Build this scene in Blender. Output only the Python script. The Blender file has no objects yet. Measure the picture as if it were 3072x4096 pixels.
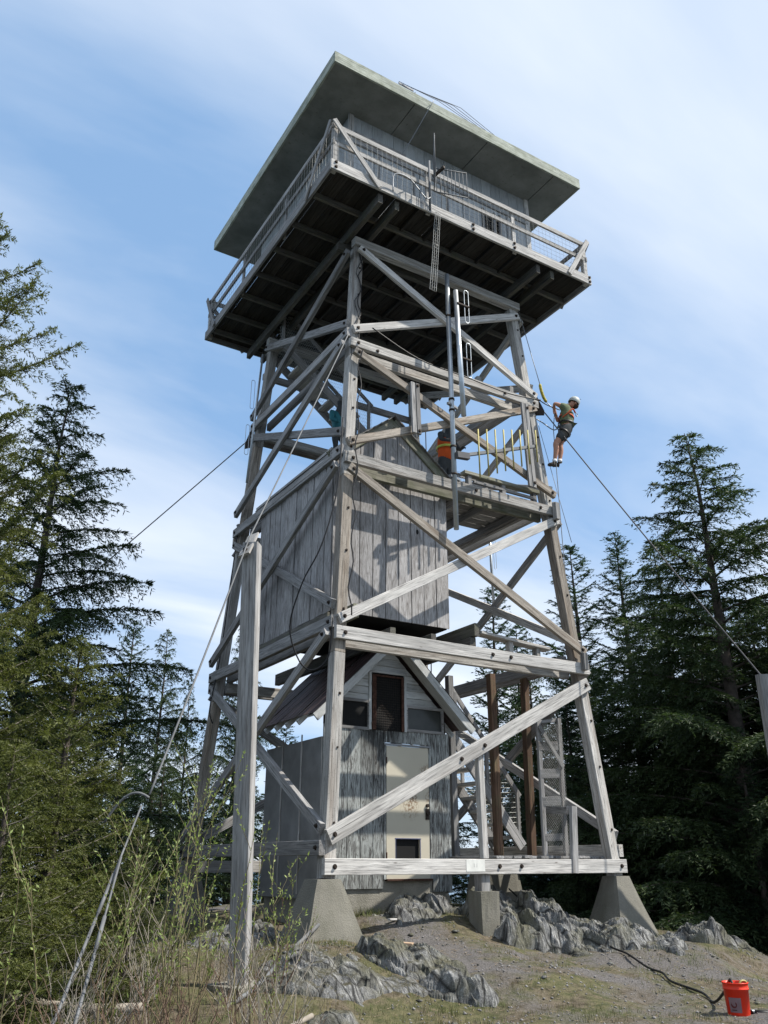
import bpy, math, random
import numpy as np
from mathutils import Vector, Matrix, noise
R = math.radians
random.seed(7); rng = np.random.default_rng(7)
sc = bpy.context.scene
COL = sc.collection

# ------------------------------------------------------------------ camera, sky, sun, exposure
cam_d = bpy.data.cameras.new('camera'); cam = bpy.data.objects.new('camera', cam_d); COL.objects.link(cam)
cam.location = (-8.415, -13.492, 0.144)
cam.rotation_euler = (R(90) + 0.3941, 0, -0.5514)
cam_d.sensor_fit = 'VERTICAL'; cam_d.sensor_height = 24; cam_d.sensor_width = 18; cam_d.lens = 19.787
cam_d.clip_start = 0.05; cam_d.clip_end = 60000
sc.camera = cam
SUN_AZ = 127.0; SUN_EL = 51.0
sun_dir = Vector((math.sin(R(SUN_AZ)) * math.cos(R(SUN_EL)), math.cos(R(SUN_AZ)) * math.cos(R(SUN_EL)), math.sin(R(SUN_EL))))
sd = bpy.data.lights.new('sun', 'SUN'); sun = bpy.data.objects.new('sun', sd); COL.objects.link(sun)
sd.energy = 5.0; sd.angle = R(0.6); sd.color = (1.0, 0.95, 0.87)
sun.rotation_euler = sun_dir.to_track_quat('Z', 'Y').to_euler(); sun.location = sun_dir * 60
W = bpy.data.worlds.new('World'); sc.world = W; W.use_nodes = True
nt = W.node_tree; nt.nodes.clear()
def wn(t, **k):
    n = nt.nodes.new(t)
    for a, b in k.items(): setattr(n, a, b)
    return n
L = nt.links.new
wo = wn('ShaderNodeOutputWorld'); bg = wn('ShaderNodeBackground'); bg.inputs[1].default_value = 0.13
sky = wn('ShaderNodeTexSky', sky_type='NISHITA', sun_disc=False, sun_elevation=R(SUN_EL), sun_rotation=R(SUN_AZ), altitude=1200, air_density=1.0, dust_density=0.6, ozone_density=1.6)
tc = wn('ShaderNodeTexCoord'); sep = wn('ShaderNodeSeparateXYZ'); L(tc.outputs['Generated'], sep.inputs[0])
dz = wn('ShaderNodeMath', operation='ADD'); dz.inputs[1].default_value = 0.22; L(sep.outputs[2], dz.inputs[0])
mz = wn('ShaderNodeMath', operation='MAXIMUM'); mz.inputs[1].default_value = 0.05; L(dz.outputs[0], mz.inputs[0])
dx = wn('ShaderNodeMath', operation='DIVIDE'); L(sep.outputs[0], dx.inputs[0]); L(mz.outputs[0], dx.inputs[1])
dy = wn('ShaderNodeMath', operation='DIVIDE'); L(sep.outputs[1], dy.inputs[0]); L(mz.outputs[0], dy.inputs[1])
cb = wn('ShaderNodeCombineXYZ'); L(dx.outputs[0], cb.inputs[0]); L(dy.outputs[0], cb.inputs[1])
mp = wn('ShaderNodeMapping'); mp.inputs['Rotation'].default_value = (0, 0, R(28)); mp.inputs['Scale'].default_value = (0.55, 1.5, 1); mp.inputs['Location'].default_value = (0.3, 4.4, 0); L(cb.outputs[0], mp.inputs[0])
cn = wn('ShaderNodeTexNoise'); cn.inputs['Scale'].default_value = 0.95; cn.inputs['Detail'].default_value = 7; cn.inputs['Roughness'].default_value = 0.52; cn.inputs['Distortion'].default_value = 0.5; L(mp.outputs[0], cn.inputs['Vector'])
cr = wn('ShaderNodeValToRGB'); cr.color_ramp.elements[0].position = 0.31; cr.color_ramp.elements[0].color = (0.04, 0.04, 0.04, 1); cr.color_ramp.elements[1].position = 0.67; cr.color_ramp.elements[1].color = (0.9, 0.9, 0.9, 1); L(cn.outputs[0], cr.inputs[0])
mx = wn('ShaderNodeMix', data_type='RGBA'); L(cr.outputs[0], mx.inputs[0]); mx.inputs[7].default_value = (5.7, 6.0, 6.4, 1)
hz = wn('ShaderNodeMix', data_type='RGBA'); hz.inputs[0].default_value = 0.68; L(sky.outputs[0], hz.inputs[6]); hz.inputs[7].default_value = (1.6, 2.95, 4.95, 1); L(hz.outputs[2], mx.inputs[6])
L(mx.outputs[2], bg.inputs[0]); L(bg.outputs[0], wo.inputs[0])
sc.view_settings.view_transform = 'Standard'; sc.view_settings.look = 'None'; sc.view_settings.gamma = 1; sc.view_settings.use_curve_mapping = False
sc.view_settings.exposure = 0.5

# ------------------------------------------------------------------ object helpers
WM = {}
def tag(o, label=None, cat=None, group=None, kind=None):
    for k, v in (('label', label), ('category', cat), ('group', group), ('kind', kind)):
        if v: o[k] = v
    return o
def place(o, parent=None, M=None):
    M = M or Matrix.Identity(4)
    COL.objects.link(o); WM[o.name] = M
    if parent: o.parent = parent; o.matrix_basis = WM[parent.name].inverted() @ M
    else: o.matrix_basis = M
    return o
def mesh(name, vs, fs, mats, smooth=False, mi=None):
    me = bpy.data.meshes.new(name); me.from_pydata([tuple(v) for v in vs], [], fs)
    for m in (mats if isinstance(mats, (list, tuple)) else [mats]): me.materials.append(m)
    if mi: me.polygons.foreach_set('material_index', mi)
    if smooth: me.polygons.foreach_set('use_smooth', [True] * len(me.polygons))
    me.update(); return me
def obj(name, me, parent=None, M=None): return place(bpy.data.objects.new(name, me), parent, M)
def thing(name, loc, label, cat, group=None):
    return tag(place(bpy.data.objects.new(name, None), None, Matrix.Translation(loc)), label, cat, group)
def frame(p0, p1, n):
    p0 = Vector(p0); p1 = Vector(p1); x = (p1 - p0); ln = x.length; x.normalize()
    n = Vector(n); y = (n - x * n.dot(x)).normalized(); z = x.cross(y)
    M = Matrix((x, y, z)).transposed().to_4x4(); M.translation = (p0 + p1) / 2
    return M, ln
def prism_mesh(ln, t, w, c=0.006):
    prof = [(t/2, w/2-c), (t/2-c, w/2), (-t/2+c, w/2), (-t/2, w/2-c), (-t/2, -w/2+c), (-t/2+c, -w/2), (t/2-c, -w/2), (t/2, -w/2+c)]
    bw = min(0.006, ln*0.003); q1, q2, q3 = (random.uniform(-bw, bw), random.uniform(-bw, bw), random.uniform(-0.15, 0.15)*ln)
    vs = [(-ln/2, a, b) for a, b in prof] + [(q3, a+q1, b+q2) for a, b in prof] + [(ln/2, a, b) for a, b in prof]
    fs = [(i+o, i+o+8, (i+1) % 8+8+o, (i+1) % 8+o) for o in (0, 8) for i in range(8)] + [tuple(range(8)), tuple(range(23, 15, -1))]
    return vs, fs
def beam(name, p0, p1, w, t, n, mat, parent, c=0.006, label=None):
    M, ln = frame(p0, p1, n); vs, fs = prism_mesh(ln, t, w, c)
    o = obj(name, mesh(name, vs, fs, mat), parent, M)
    if label: o['label'] = label
    return o
class MB:
    def __init__(s): s.v = []; s.f = []; s.m = []
    def add(s, vs, fs, m=0):
        b = len(s.v); s.v += [tuple(v) for v in vs]; s.f += [tuple(i + b for i in f) for f in fs]; s.m += [m] * len(fs)
    def box(s, lo, hi, m=0):
        x0, y0, z0 = lo; x1, y1, z1 = hi
        s.add([(x0,y0,z0),(x1,y0,z0),(x1,y1,z0),(x0,y1,z0),(x0,y0,z1),(x1,y0,z1),(x1,y1,z1),(x0,y1,z1)],
              [(0,3,2,1),(4,5,6,7),(0,1,5,4),(1,2,6,5),(2,3,7,6),(3,0,4,7)], m)
    def bar(s, p0, p1, w, t, n=(0,-1,0), m=0, c=0.003):
        M, ln = frame(p0, p1, n); vs, fs = prism_mesh(ln, t, w, c); s.add([M @ Vector(v) for v in vs], fs, m)
    def tube(s, pts, r, k=6, m=0, cap=True):
        pts = [Vector(p) for p in pts]; n = len(pts); rs = r if isinstance(r, (list, tuple)) else [r] * n
        vs = []; up = Vector((0.13, 0.21, 1)).normalized(); prev = None
        for i, p in enumerate(pts):
            d = (pts[min(i+1, n-1)] - pts[max(i-1, 0)]).normalized()
            a = prev if prev is not None else (up if abs(d.dot(up)) < 0.95 else Vector((1, 0, 0)))
            a = (a - d * a.dot(d)).normalized(); prev = a; b = d.cross(a)
            vs += [p + rs[i] * (a * math.cos(2*math.pi*j/k) + b * math.sin(2*math.pi*j/k)) for j in range(k)]
        fs = [(i*k+j, i*k+(j+1) % k, (i+1)*k+(j+1) % k, (i+1)*k+j) for i in range(n-1) for j in range(k)]
        if cap: fs += [tuple(range(k-1, -1, -1)), tuple(range((n-1)*k, n*k))]
        s.add(vs, fs, m)
    def ell(s, c, r, m=0, k=12, h=8, z0=-1.0, rot=None):
        vs = []; fs = []
        for i in range(h+1):
            ph = math.asin(max(-1, min(1, z0))) + (math.pi/2 - math.asin(max(-1, z0))) * i / h
            for j in range(k):
                th = 2*math.pi*j/k; v = Vector((r[0]*math.cos(ph)*math.cos(th), r[1]*math.cos(ph)*math.sin(th), r[2]*math.sin(ph)))
                if rot: v = rot @ v
                vs.append(Vector(c) + v)
        for i in range(h):
            for j in range(k): fs.append((i*k+j, i*k+(j+1) % k, (i+1)*k+(j+1) % k, (i+1)*k+j))
        s.add(vs, fs, m)
    def out(s, name, mats, parent=None, smooth=False, M=None):
        me = mesh(name, s.v, s.f, mats, smooth, s.m)
        if M is None and parent is not None: M = Matrix.Identity(4)
        return obj(name, me, parent, M)
def tubeobj(name, pts, r, mat, parent=None, k=6, smooth=True):
    b = MB(); b.tube(pts, r, k); return b.out(name, mat, parent, smooth)

# ------------------------------------------------------------------ materials
class N:
    def __init__(s, name):
        s.mat = bpy.data.materials.new(name); s.mat.use_nodes = True; s.t = s.mat.node_tree; s.t.nodes.clear()
        s.o = s.n('ShaderNodeOutputMaterial'); s.b = s.n('ShaderNodeBsdfPrincipled'); s.t.links.new(s.b.outputs[0], s.o.inputs[0])
        s.b.inputs['Roughness'].default_value = 0.85; s.b.inputs['Specular IOR Level'].default_value = 0.25
    def n(s, t, **k):
        n = s.t.nodes.new(t)
        for a, b in k.items(): setattr(n, a, b)
        return n
    def set(s, i, v):
        if hasattr(v, 'is_output'): s.t.links.new(v, i)
        elif v is not None: i.default_value = (*v, 1) if isinstance(v, tuple) and len(v) == 3 and i.type == 'RGBA' else v
    def co(s, scale=(1, 1, 1), kind='Object', rnd=0.0, rot=(0, 0, 0)):
        if kind == 'World': src = s.n('ShaderNodeNewGeometry').outputs['Position']
        else: src = s.n('ShaderNodeTexCoord').outputs[kind]
        m = s.n('ShaderNodeMapping'); m.inputs['Scale'].default_value = scale; m.inputs['Rotation'].default_value = rot; s.set(m.inputs[0], src)
        if rnd:
            oi = s.n('ShaderNodeObjectInfo'); k = s.n('ShaderNodeVectorMath', operation='SCALE'); cx = s.n('ShaderNodeCombineXYZ')
            for i in range(3): s.set(cx.inputs[i], oi.outputs['Random'])
            s.set(k.inputs[0], cx.outputs[0]); k.inputs['Scale'].default_value = rnd; s.set(m.inputs[1], k.outputs[0])
        return m.outputs[0]
    def noise(s, vec, scale=5, det=4, rough=0.55, dist=0.0):
        n = s.n('ShaderNodeTexNoise'); s.set(n.inputs['Vector'], vec); n.inputs['Scale'].default_value = scale; n.inputs['Detail'].default_value = det
        n.inputs['Roughness'].default_value = rough; n.inputs['Distortion'].default_value = dist; return n.outputs[0]
    def vor(s, vec, scale=5, out=0, feat='F1'):
        n = s.n('ShaderNodeTexVoronoi', feature=feat); s.set(n.inputs['Vector'], vec); n.inputs['Scale'].default_value = scale; return n.outputs[out]
    def ramp(s, f, st):
        r = s.n('ShaderNodeValToRGB'); e = r.color_ramp.elements
        while len(e) < len(st): e.new(0.5)
        for i, (p, c) in enumerate(st): e[i].position = p; e[i].color = (c, c, c, 1) if isinstance(c, (int, float)) else (*c, 1)
        s.set(r.inputs[0], f); return r.outputs[0]
    def mix(s, f, a, b, mode='MIX'):
        m = s.n('ShaderNodeMix', data_type='RGBA', blend_type=mode); s.set(m.inputs[0], f); s.set(m.inputs[6], a); s.set(m.inputs[7], b); return m.outputs[2]
    def math(s, op, a, b=0.0):
        m = s.n('ShaderNodeMath', operation=op); s.set(m.inputs[0], a); s.set(m.inputs[1], b); return m.outputs[0]
    def rnd(s): return s.n('ShaderNodeObjectInfo').outputs['Random']
    def bump(s, h, d=0.01, st=0.6):
        b = s.n('ShaderNodeBump'); b.inputs['Distance'].default_value = d; b.inputs['Strength'].default_value = st; s.set(b.inputs['Height'], h); s.set(s.b.inputs['Normal'], b.outputs[0])
    def fin(s, col=None, rough=None, metal=None):
        if col is not None: s.set(s.b.inputs['Base Color'], col)
        if rough is not None: s.set(s.b.inputs['Roughness'], rough)
        if metal is not None: s.set(s.b.inputs['Metallic'], metal)
        return s.mat

def wood(name, dark, light, grain=1.0, brown=0.0, dashes=False, moss=0.0, tone=0.5):
    m = N(name); v = m.co((0.8, 14, 14), rnd=37)
    g = m.noise(v, 3.2*grain, 6, 0.65, 0.4); col = m.ramp(g, [(0.33, tuple(a*0.8 for a in dark)), (0.47, tuple((a+b)/2 for a, b in zip(dark, light))), (0.67, light)])
    big = m.noise(m.co((0.35, 2.2, 2.2), rnd=19), 2.5, 4)
    col = m.mix(m.ramp(big, [(0.42, 0.0), (0.66, 0.6)]), col, tuple(c*0.42 for c in light))
    crk = m.ramp(m.noise(m.co((0.5, 40, 40), rnd=91), 2.0, 3, 0.5), [(0.60, 0.0), (0.68, 0.75)]); col = m.mix(crk, col, tuple(c*0.25 for c in dark))
    if brown: col = m.mix(m.ramp(m.noise(m.co((0.25, 3, 3), rnd=53), 3, 3), [(0.5, 0.0), (0.75, brown)]), col, (0.16, 0.10, 0.055))
    if moss: col = m.mix(m.ramp(m.noise(m.co((2, 2, 2), rnd=5), 2.5, 5), [(0.45, 0.0), (0.7, moss)]), col, (0.10, 0.115, 0.06))
    h = g
    if dashes:
        dsh = m.math('MULTIPLY', m.vor(m.co((24, 60, 60), rnd=11), 1.0), 1.0); dm = m.ramp(dsh, [(0.12, 0.75), (0.22, 0.0)])
        col = m.mix(dm, col, tuple(c*0.45 for c in dark))
    kn = m.ramp(m.vor(m.co((1.3, 5, 5), rnd=71), 1.6), [(0.03, 0.8), (0.09, 0.0)])
    col = m.mix(kn, col, (0.07, 0.05, 0.04))
    r = m.math('MULTIPLY_ADD', m.rnd(), tone); r.node.inputs[2].default_value = 1 - tone*0.5
    cmb = m.n('ShaderNodeCombineColor')
    for i in range(3): m.set(cmb.inputs[i], r)
    col = m.mix(1.0, col, cmb.outputs[0], 'MULTIPLY')
    m.bump(h, 0.006, 0.9); return m.fin(col, 0.88)
WOOD = wood('weathered_timber', (0.17, 0.162, 0.152), (0.55, 0.53, 0.495), dashes=True, brown=0.35)
WOODG = wood('grey_timber', (0.13, 0.128, 0.126), (0.38, 0.373, 0.365), brown=0.2)
WOODP = wood('pale_plank', (0.27, 0.26, 0.25), (0.65, 0.63, 0.595), brown=0.15)
WOODB = wood('brown_timber', (0.055, 0.036, 0.026), (0.19, 0.115, 0.075), moss=0.35)
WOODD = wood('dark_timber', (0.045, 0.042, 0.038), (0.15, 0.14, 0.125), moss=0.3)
WOODR = wood('brownish_timber', (0.135, 0.115, 0.095), (0.42, 0.375, 0.32), dashes=True, brown=0.6)
WOODM = wood('mossy_timber', (0.12, 0.115, 0.09), (0.32, 0.31, 0.25), moss=0.7)

def siding(name, wooden, paint, lo, hi, warp=1.0, stain=False):
    m = N(name); v = m.co((1.2, 10, 10), rnd=23)
    g = m.noise(v, 2.6, 7, 0.7, 1.2*warp); gl = m.noise(m.co((1.5, 1.5, 0.9), 'World'), 2.2, 4)
    f = m.math('ADD', m.math('MULTIPLY', g, 0.82), m.math('MULTIPLY', gl, 0.2))
    col = m.mix(m.ramp(f, [(lo, 0.0), (hi, 1.0)]), wooden, paint)
    if stain:
        s = m.n('ShaderNodeSeparateXYZ'); m.set(s.inputs[0], m.n('ShaderNodeNewGeometry').outputs['Position'])
        fx = m.ramp(m.math('ABSOLUTE', m.math('ADD', s.outputs[0], 0.98)), [(0.0, 1.0), (0.33, 0.75), (0.5, 0.0)])
        fz = m.ramp(m.math('MULTIPLY', s.outputs[2], 0.4), [(0.45, 0.0), (0.86, 1.0)])
        st = m.noise(m.co((9, 9, 0.9), 'World'), 1.6, 5, 0.7)
        k = m.math('MULTIPLY', m.math('MULTIPLY', fx, fz), m.ramp(st, [(0.38, 0.0), (0.47, 1.0)]))
        col = m.mix(k, col, (0.022, 0.021, 0.02))
    r = m.math('MULTIPLY_ADD', m.rnd(), 0.28); r.node.inputs[2].default_value = 0.82
    cmb = m.n('ShaderNodeCombineColor')
    for i in range(3): m.set(cmb.inputs[i], r)
    col = m.mix(1.0, col, cmb.outputs[0], 'MULTIPLY')
    m.bump(f, 0.008, 0.8); return m.fin(col, 0.85)
SIDM = siding('bare_siding', (0.13, 0.118, 0.11), (0.40, 0.39, 0.385), 0.36, 0.60)
SIDL = siding('peeling_siding', (0.085, 0.082, 0.078), (0.38, 0.40, 0.385), 0.44, 0.58, 1.6, True)
SIDW = siding('white_lap_siding', (0.24, 0.245, 0.235), (0.50, 0.51, 0.50), 0.32, 0.52, 0.5)
SIDC = siding('cabin_siding', (0.26, 0.265, 0.27), (0.46, 0.485, 0.49), 0.3, 0.66, 0.6)

def plain(name, c, rough=0.6, metal=0.0, var=0.15, sc_=6, bump=0.0, kind='Object'):
    m = N(name); f = m.noise(m.co((1, 1, 1), kind, 0 if kind == 'World' else 9), sc_, 5)
    col = m.mix(m.ramp(f, [(0.3, 0.0), (0.7, 1.0)]), tuple(x*(1-var) for x in c), tuple(min(1, x*(1+var)) for x in c))
    if bump: m.bump(f, bump, 0.7)
    return m.fin(col, rough, metal)
SOFF = N('painted_soffit'); _f = SOFF.noise(SOFF.co((1, 1, 1), 'World'), 1.3, 7, 0.65)
_c = SOFF.mix(SOFF.ramp(_f, [(0.35, 0.0), (0.65, 1.0)]), (0.165, 0.172, 0.158), (0.27, 0.278, 0.26))
_c = SOFF.mix(SOFF.ramp(SOFF.noise(SOFF.co((1, 1, 1), 'World'), 14, 4), [(0.62, 0.0), (0.72, 0.6)]), _c, (0.12, 0.11, 0.09)); SOFF.bump(_f, 0.004); SOFF = SOFF.fin(_c, 0.9)
FASC = wood('mossy_fascia', (0.22, 0.24, 0.20), (0.52, 0.55, 0.47), moss=0.45)
WOODU = wood('shade_painted_deck_wood', (0.018, 0.017, 0.016), (0.055, 0.052, 0.048))  # near-black tone puts the shade under the deck into the wood colour
GALV = plain('galvanised_pipe', (0.42, 0.45, 0.47), 0.42, 0.75, 0.12)
DULL = plain('dull_galvanised', (0.15, 0.155, 0.16), 0.7, 0.25, 0.2)
STEEL = plain('dull_steel', (0.22, 0.23, 0.24), 0.5, 0.8, 0.2)
RUST = plain('rusty_iron', (0.07, 0.034, 0.024), 0.85, 0.2, 0.5, 20, 0.002)
BOLT = plain('rusty_bolt', (0.045, 0.036, 0.03), 0.75, 0.5, 0.4, 30)
BLACK = plain('black_rubber', (0.012, 0.012, 0.013), 0.5)
DARK = plain('dark_interior', (0.012, 0.012, 0.012), 0.9)
CBL = plain('dark_steel_cable', (0.10, 0.10, 0.105), 0.7, 0.2)
WIRE = plain('fence_wire', (0.42, 0.42, 0.40), 0.5, 0.3)
YEL = plain('yellowed_rod', (0.38, 0.33, 0.12), 0.5, 0.1)
GLASS = N('dusty_glass'); GLASS.bump(GLASS.noise(GLASS.co(), 3), 0.003, 0.2); GLASS = GLASS.fin(GLASS.mix(GLASS.noise(GLASS.co(), 4), (0.02, 0.022, 0.022), (0.07, 0.075, 0.07)), 0.25)
def concrete(name, c):
    m = N(name); f = m.noise(m.co((1, 1, 1), 'World'), 3, 6); ag = m.vor(m.co((1, 1, 1), 'World'), 60)
    col = m.mix(m.ramp(f, [(0.3, 0), (0.7, 1)]), tuple(x*0.72 for x in c), c)
    col = m.mix(m.ramp(ag, [(0.15, 0.5), (0.35, 0.0)]), col, tuple(min(1, x*1.5) for x in c))
    col = m.mix(m.ramp(m.noise(m.co((1, 1, 0.4), 'World'), 2.2, 5), [(0.5, 0.0), (0.72, 0.45)]), col, (0.10, 0.10, 0.07))
    m.bump(m.math('ADD', f, m.math('MULTIPLY', ag, 0.4)), 0.012, 0.8); return m.fin(col, 0.93)
CONC = concrete('pebbly_concrete', (0.20, 0.19, 0.16)); CONS = concrete('smooth_concrete', (0.27, 0.255, 0.215))
DOOR = N('cream_door_paint'); _w = DOOR.co((1, 1, 1), 'World')
_c = DOOR.mix(DOOR.noise(_w, 1.5, 3), (0.46, 0.42, 0.33), (0.55, 0.51, 0.41))
def _spot(c, rad, sc0):
    vm = DOOR.n('ShaderNodeVectorMath', operation='DISTANCE'); DOOR.set(vm.inputs[0], DOOR.n('ShaderNodeNewGeometry').outputs['Position']); vm.inputs[1].default_value = c
    return DOOR.math('MULTIPLY', DOOR.ramp(vm.outputs['Value'], [(0.0, 1.0), (rad, 0.0)]), DOOR.ramp(DOOR.noise(_w, sc0, 4, 0.7), [(0.45, 0), (0.56, 1)]))
for _p, _r in (((-0.36, -1.3, 1.12), 0.14), ((-0.05, -1.3, 1.15), 0.13), ((-0.42, -1.3, 0.98), 0.22), ((-0.1, -1.3, 1.55), 0.16)):
    _c = DOOR.mix(_spot(_p, _r, 28), _c, (0.14, 0.06, 0.02))
DOOR.bump(DOOR.ramp(DOOR.vor(_w, 9), [(0.03, 0), (0.08, 1)]), 0.01, 0.5); DOOR = DOOR.fin(_c, 0.5)
CORR = N('rusted_roof_metal'); _f = CORR.noise(CORR.co((1, 6, 1), 'World'), 2.2, 5); CORR.bump(_f, 0.003)
CORR = CORR.fin(CORR.mix(CORR.ramp(_f, [(0.35, 0), (0.7, 1)]), (0.035, 0.024, 0.026), (0.105, 0.068, 0.06)), 0.55)
SHING = plain('roof_shingle', (0.16, 0.155, 0.15), 0.95, 0, 0.4, 14, 0.01)

# ------------------------------------------------------------------ ground
CP = [(-8.4,-13.5,-1.52),(-6,-11,-1.5),(-10,-9,-1.45),(-0.4,-7.1,-1.28),(2.5,-8,-1.6),(-3.2,-6.0,-1.2),(-4.6,-4.5,-1.02),(-3.6,-3.6,-.78),(-2.8,-3.3,-.72),(-2.0,-3.4,-.82),(1.9,-3.5,-.95),(3.0,-3.3,-.93),
      (-1.2,-1.7,-.56),(0.2,-1.7,-.5),(1.5,-1.0,-.5),(2.6,0,-.62),(0,3,-.6),(-3,3,-.75),(-2.8,0,-.72),(-4,1,-.98),(-2.1,2.7,-.95),(-6.5,-7.2,-1.25),(-7,-5,-1.1),(-7,0,-1.1),(4.4,-3,-1.08),(5.3,-3.3,-1.4),(4.3,-1.8,-.95),
      (1.2,-5.2,-1.2),(0.2,-4.2,-1.1),(-1.3,-4.0,-.98),(3.5,-5.5,-1.5),(-4,-9,-1.45),(-1,-10,-1.6),(6,-1,-1.4)]
CPA = np.array(CP)
def ground0(x, y):
    x = np.asarray(x, float); y = np.asarray(y, float); num = np.zeros_like(x); den = np.zeros_like(x)
    for a, b, c in CP:
        w = 1.0 / ((x-a)**2 + (y-b)**2 + 0.35)**1.9; num += w*c; den += w
    z = num/den
    q = np.sqrt(np.where(x > 0, x/6.6, x/11.5)**2 + np.where(y > -4, (y+4)/11.0, (y+4)/16.0)**2)
    z = z - np.clip(q-0.92, 0, None)**1.15 * 4.2
    return np.maximum(z, -260.0)
def gn(x, y):
    p = Vector((x, y, 0)); return 0.10*noise.fractal(p*0.6, 1, 2, 4) + 0.03*noise.fractal(p*3.1, 1, 2, 3)
def gz(x, y): return float(ground0(x, y)) + gn(x, y)
NG = 330; t = np.linspace(-1, 1, NG); s1 = np.sinh(t*8.6)/np.sinh(8.6)*9000
s1 = t*9.5 + s1*(np.abs(t)**1)
GX, GY = np.meshgrid(s1 - 1.5, s1 - 4.5); Z0 = ground0(GX, GY)
zz = Z0.copy().ravel(); gx = GX.ravel(); gy = GY.ravel()
for i in range(len(zz)):
    if abs(gx[i]) < 30 and abs(gy[i]) < 30: zz[i] += gn(gx[i], gy[i])
idx = np.arange(NG*NG).reshape(NG, NG)
q = np.stack([idx[:-1, :-1], idx[:-1, 1:], idx[1:, 1:], idx[1:, :-1]], -1).reshape(-1, 4)
def npmesh(name, V, Q, mats, smooth=False):
    me = bpy.data.meshes.new(name); k = Q.shape[1]
    me.vertices.add(len(V)); me.vertices.foreach_set('co', V.astype(np.float32).ravel())
    me.loops.add(Q.size); me.loops.foreach_set('vertex_index', Q.astype(np.int32).ravel())
    me.polygons.add(len(Q)); me.polygons.foreach_set('loop_start', np.arange(0, Q.size, k, dtype=np.int32)); me.polygons.foreach_set('loop_total', np.full(len(Q), k, dtype=np.int32))
    if smooth: me.polygons.foreach_set('use_smooth', np.ones(len(Q), dtype=bool))
    for m in (mats if isinstance(mats, list) else [mats]): me.materials.append(m)
    me.update(calc_edges=True); return me
G = N('rocky_soil'); wv = G.co((1, 1, 1), 'World')
n1 = G.noise(wv, 0.75, 6, 0.6, 0.3); n2 = G.noise(wv, 9, 6, 0.7); n3 = G.noise(wv, 45, 4, 0.7); st = G.vor(wv, 34)
grav = G.mix(G.ramp(n3, [(0.35, 0), (0.65, 1)]), (0.070, 0.065, 0.061), (0.165, 0.153, 0.147))
grav = G.mix(G.ramp(st, [(0.1, 0.55), (0.4, 0.0)]), grav, (0.20, 0.19, 0.185))
moss = G.mix(G.ramp(n2, [(0.35, 0), (0.62, 1)]), (0.05, 0.058, 0.022), (0.135, 0.122, 0.062))
soil = G.mix(G.ramp(n2, [(0.4, 0), (0.6, 1)]), (0.07, 0.052, 0.036), (0.155, 0.125, 0.095))
c1 = G.mix(G.ramp(G.noise(wv, 1.9, 5), [(0.42, 0), (0.58, 0.8)]), moss, soil)
sx = G.n('ShaderNodeSeparateXYZ'); G.set(sx.inputs[0], G.n('ShaderNodeNewGeometry').outputs['Position'])
lf = G.math('MULTIPLY', G.math('ADD', sx.outputs[0], 2.0), 0.30)
fg = G.math('ADD', n1, G.math('MINIMUM', G.math('MAXIMUM', lf, -0.22), 0.0))
G.set(G.b.inputs['Base Color'], G.mix(G.ramp(G.math('ADD', fg, G.math('MULTIPLY', G.math('ADD', n2, -0.5), 0.35)), [(0.43, 0), (0.60, 1)]), c1, grav))
G.bump(G.math('ADD', G.math('MULTIPLY', n2, 0.8), G.math('MULTIPLY', n3, 0.5)), 0.05, 0.9); GROUND = G.fin(rough=0.95)
gro = obj('ground', npmesh('ground', np.stack([gx, gy, zz], 1), q, GROUND, True)); gro['kind'] = 'structure'
# far sea and hills below the knoll
SEA = N('sea_water'); SEA.bump(SEA.noise(SEA.co((1, 1, 1), 'World'), 0.05, 4), 0.5, 0.4); SEA = SEA.fin((0.03, 0.07, 0.11), 0.18)
sea = obj('sea', mesh('sea', [(-30000, -30000, -255), (30000, -30000, -255), (30000, 30000, -255), (-30000, 30000, -255)], [(0, 1, 2, 3)], SEA)); sea['kind'] = 'structure'
hv = []; hf = []; nh = 220
for i in range(nh):
    a = 2*math.pi*i/nh; d = 15000 + 2500*math.sin(3*a)
    hgt = 90 + 170*abs(noise.fractal(Vector((math.cos(a)*3, math.sin(a)*3, 1)), 1, 2, 5))
    for k, (dd, hh) in enumerate(((-2500, -300), (-900, -255+hgt*0.6), (0, -255+hgt+60), (1500, -260))):
        hv.append(((d+dd)*math.cos(a), (d+dd)*math.sin(a), hh))
for i in range(nh):
    for k in range(3): j = (i+1) % nh; hf.append((i*4+k, j*4+k, j*4+k+1, i*4+k+1))
HILL = plain('haze_blue_hill', (0.09, 0.15, 0.22), 0.95, 0, 0.2, 0.001, kind='World')  # bluish base colour paints distance haze onto the hills
hl = obj('hills', mesh('hills', hv, hf, HILL, True)); hl['kind'] = 'structure'

# ------------------------------------------------------------------ lookout tower frame
H0, BT = 2.76, 0.0667
def h(z): return H0 - BT*z
FN = {'front': (0, -1, 0), 'back': (0, 1, 0), 'left': (-1, 0, 0), 'right': (1, 0, 0)}
def fp(face, s, z, off):
    k = h(z) + off
    return {'front': (s, -k, z), 'back': (s, k, z), 'left': (-k, s, z), 'right': (k, s, z)}[face]
T = thing('lookout_tower', (0, 0, -0.05), 'tall weathered timber lookout tower with cross braces and a railed catwalk near the top', 'lookout tower')
bolt_me = None
def bolt_mesh():
    b = MB(); k = 10
    for r, y0, y1 in ((0.034, 0.0, 0.006), (0.021, 0.006, 0.03)):
        vs = [(r*math.cos(2*math.pi*j/k), y, r*math.sin(2*math.pi*j/k)) for y in (y0, y1) for j in range(k)]
        b.add(vs, [(j, j+k, (j+1) % k+k, (j+1) % k) for j in range(k)] + [tuple(range(k, 2*k))])
    return mesh('bolt', b.v, b.f, BOLT)
bolt_me = bolt_mesh()
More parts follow.
